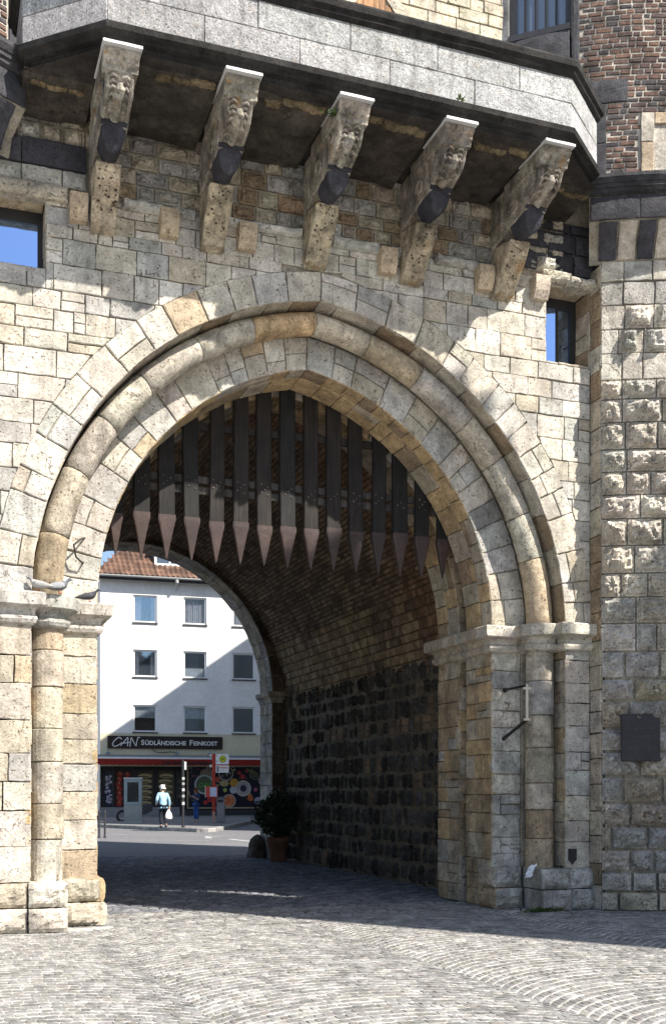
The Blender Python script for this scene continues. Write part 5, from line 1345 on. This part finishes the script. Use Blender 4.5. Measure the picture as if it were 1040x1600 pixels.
    b = MB(); b.tube([tuple((hd + fw * .083 - up_ * .07 + rt * q) * k) for q in (-.025, 0, .025)], .007, (.35, .14, .11)); b.build('mouth', M_SKIN, t)
    for s in (-1, 1):
        b = MB(); b.lathe([(.006, -.032), (.018, 0), (.012, .028), (.003, .034)], tuple((hd + rt * s * .088 - fw * .01) * k), 8, cl['skin'], sx=.6); b.build('ear', M_SKIN, t)
    return t, k
# walking man seen from behind, bag in his right hand, head bowed forward
pm = dict(pel=(0, 0, .93), chest=(.0, -.05, 1.28), neck=(.02, -.10, 1.47), chin=(.03, -.145, 1.52), head=(.03, -.15, 1.60), top=(.03, -.155, 1.66), face=(.0, -1, -.25), hem=(0, .01, .80),
          arml=((-.19, -.05, 1.38), (-.30, .03, 1.14), (-.24, -.14, .98), (-.21, -.21, .95)), armr=((.20, -.05, 1.38), (.27, .02, 1.10), (.285, -.02, .86), (.285, -.03, .78)),
          legl=((-.09, 0, .88), (-.10, -.05, .48), (-.09, .02, .09), (-.09, -.14, .035)), legr=((.09, 0, .88), (.11, -.12, .49), (.15, -.02, .12), (.17, -.17, .035)))
def mir(q): return tuple(mir(v) for v in q) if isinstance(q[0], tuple) else (-q[0], q[1], q[2])
pm = {a: mir(v) for a, v in pm.items()}
mn, k = person('white haired man walking in a light blue jacket and dark trousers, seen from behind', (8.85, 44.25, .12), radians(194), pm, 1.66,
               dict(skin=(.50, .33, .25), top=(.32, .52, .66), legs=(.022, .024, .035), shoe=(.02, .02, .03), hair=(.72, .70, .66), hemr=.18))
bg = thing('plastic_bag', 'white plastic shopping bag carried in the right hand of the white haired man', 'bag', (8.85, 44.25, .12), radians(194))
b = MB(); bx, by, bz = -.285 * k, -.035 * k, .74 * k; rings = []
for z, w, d in ((0, .03, .02), (-.07, .07, .035), (-.16, .125, .06), (-.28, .155, .075), (-.36, .15, .07), (-.385, .11, .05)):
    rings.append([(bx + .02 + (w * cos(a) + .012 * nz(cos(a), sin(a), z * 6, 2.5)), by + d * sin(a) * (1 + .25 * nz(cos(a), sin(a), z * 6, 3)), bz + z) for a in [2 * pi * j / 16 for j in range(16)]])
b.loft(rings, (.80, .80, .78)); bg_o = b.build('bag_body', M_CLOTH, bg, True)
b = MB()
for s in (-1, 1): b.tube([(bx + .02 + s * .02, by, bz - .02), (bx + s * .018, by - .005, bz + .05), (bx, by - .008, bz + .075)], .006, (.8, .8, .78), 6)
b.build('handle', M_CLOTH, bg)
pw = dict(pel=(0, 0, .93), chest=(0, .02, 1.26), neck=(0, .0, 1.45), chin=(0, -.04, 1.50), head=(0, -.03, 1.585), top=(0, -.025, 1.65), face=(-.2, -1, .1), hem=(0, 0, .84),
          arml=((-.18, .0, 1.36), (-.24, -.16, 1.22), (-.17, -.34, 1.45), (-.15, -.37, 1.52)), armr=((.18, 0, 1.36), (.27, -.08, 1.12), (.20, -.30, 1.22), (.15, -.36, 1.27)),
          legl=((-.08, 0, .88), (-.085, -.02, .49), (-.09, .02, .09), (-.10, -.14, .035)), legr=((.08, 0, .88), (.085, -.02, .49), (.08, .03, .09), (.10, -.12, .035)))
person('person in dark blue top and blue jeans raising both hands beside the bus stop', (11.95, 51.9, .12), radians(-60), pw, 1.60,
       dict(skin=(.48, .28, .2), top=(.035, .06, .13), legs=(.05, .11, .33), shoe=(.62, .62, .62), hair=(.16, .075, .03), hairlen=.11, sleeve=.1))

# --- unseen buildings added to cast shade on the gate and the street -----------
tb = thing('shade_house', 'added unseen corner house with a stepped turret, shaped to shade the gate and square', 'house', (12.2, 2.1, 0), radians(35.1))
b = MB(); cc = (.50, .46, .40)
b.box(0, 6.6, -9, 0, 0, 15.6, cc); b.box(.003, 1.0, -2.0, -.003, 15.6, 20.6, cc); b.box(1.0, 1.7, -2.0, -.006, 15.6, 20.45, cc); b.box(1.7, 2.0, -2.0, -.009, 15.6, 19.95, cc); b.box(2.0, 2.25, -2.0, -.010, 15.6, 19.25, cc); b.box(2.25, 2.66, -2.0, -.012, 15.6, 16.9, cc); b.box(2.66, 2.82, -2.0, -.015, 15.6, 16.2, cc)  # turret steps added to block the sun through the archway
b.build('wall', M_PLAST, tb)
b = MB(); b.loft([[(2.7, y, 15.55), (6.6, y, 18.3), (6.6, y, 15.55)] for y in (-.004, -9)], (.10, .09, .09)); b.box(-.03, 1.03, -2.03, .0, 20.6, 20.66, (.10, .09, .09)); b.build('roof', M_TILE, tb)
for x in (1.4, 3.1, 4.8):
    for z in (1.2, 4.4, 7.4, 10.2, 12.9):
        w = MB(); w.box(x, x + 1.1, -.03, .02, z, z + 1.7, (.7, .7, .68)); o = w.build('window', M_PAINT, tb)
        g = MB(); g.box(x + .1, x + 1.0, .02, .024, z + .1, z + 1.6); g.build('pane', M_GLASS, o)
tc = thing('shade_hall', 'added unseen gabled hall, shaped to cast shade on the street and the white house', 'hall', (16.2, 48.0, 0))
b = MB(); q = tan(radians(33.7)); b.loft([[(0, y, 0), (30, y, 0), (30, y, 18.75), (15, y, 18.75 + 15 * q), (0, y, 18.75)] for y in (-10, 6)], (.46, .42, .36)); b.build('wall', M_PLAST, tc)  # gable shaped for the slanting shade on the house wall
for x in range(2, 28, 3):
    for z in (3, 8, 13):
        w = MB(); w.box(x, x + 1.4, -10.04, -9.98, z, z + 2.6, (.6, .6, .58)); o = w.build('window', M_PAINT, tc)
        g = MB(); g.box(x + .12, x + 1.28, -10.045, -10.041, z + .12, z + 2.48); g.build('pane', M_GLASS, o)

# --- light, sky, camera --------------------------------------------------------
SUN = Vector((.575 * cos(radians(47.5)), -.818 * cos(radians(47.5)), sin(radians(47.5)))).normalized()
ld = bpy.data.lights.new('Sun', 'SUN'); ld.energy = 4.8; ld.angle = radians(.5); ld.color = (1., .935, .84)
lo = bpy.data.objects.new('Sun', ld); C.objects.link(lo); lo.rotation_euler = (-SUN).to_track_quat('-Z', 'Y').to_euler(); lo.location = (10, -15, 30)
w = bpy.data.worlds.new('World'); bpy.context.scene.world = w; w.use_nodes = True; nt = w.node_tree
sk = nd(nt, 'ShaderNodeTexSky', sky_type='NISHITA', sun_disc=False, sun_elevation=radians(47.5), sun_rotation=atan2(SUN.x, SUN.y), air_density=1.0, dust_density=1.0, ozone_density=1.5)
nt.links.new(sk.outputs[0], nt.nodes['Background'].inputs[0]); nt.nodes['Background'].inputs[1].default_value = .085
cd = bpy.data.cameras.new('Camera'); cam = bpy.data.objects.new('Camera', cd); C.objects.link(cam)
cam.location = (0, 0, 1.6); cam.rotation_euler = (pi / 2, 0, -radians(19.9164))
cd.sensor_fit = 'VERTICAL'; cd.sensor_height = 36; cd.lens = 1750 / 1600 * 36; cd.shift_y = 435 / 1600; cd.clip_end = 900
sc_ = bpy.context.scene; sc_.camera = cam
vs_ = sc_.view_settings; vs_.view_transform = 'Standard'; vs_.look = 'None'; vs_.exposure = 1.1; vs_.gamma = 1
sc_.cycles.max_bounces = 10; sc_.cycles.diffuse_bounces = 5; sc_.cycles.use_denoising = True
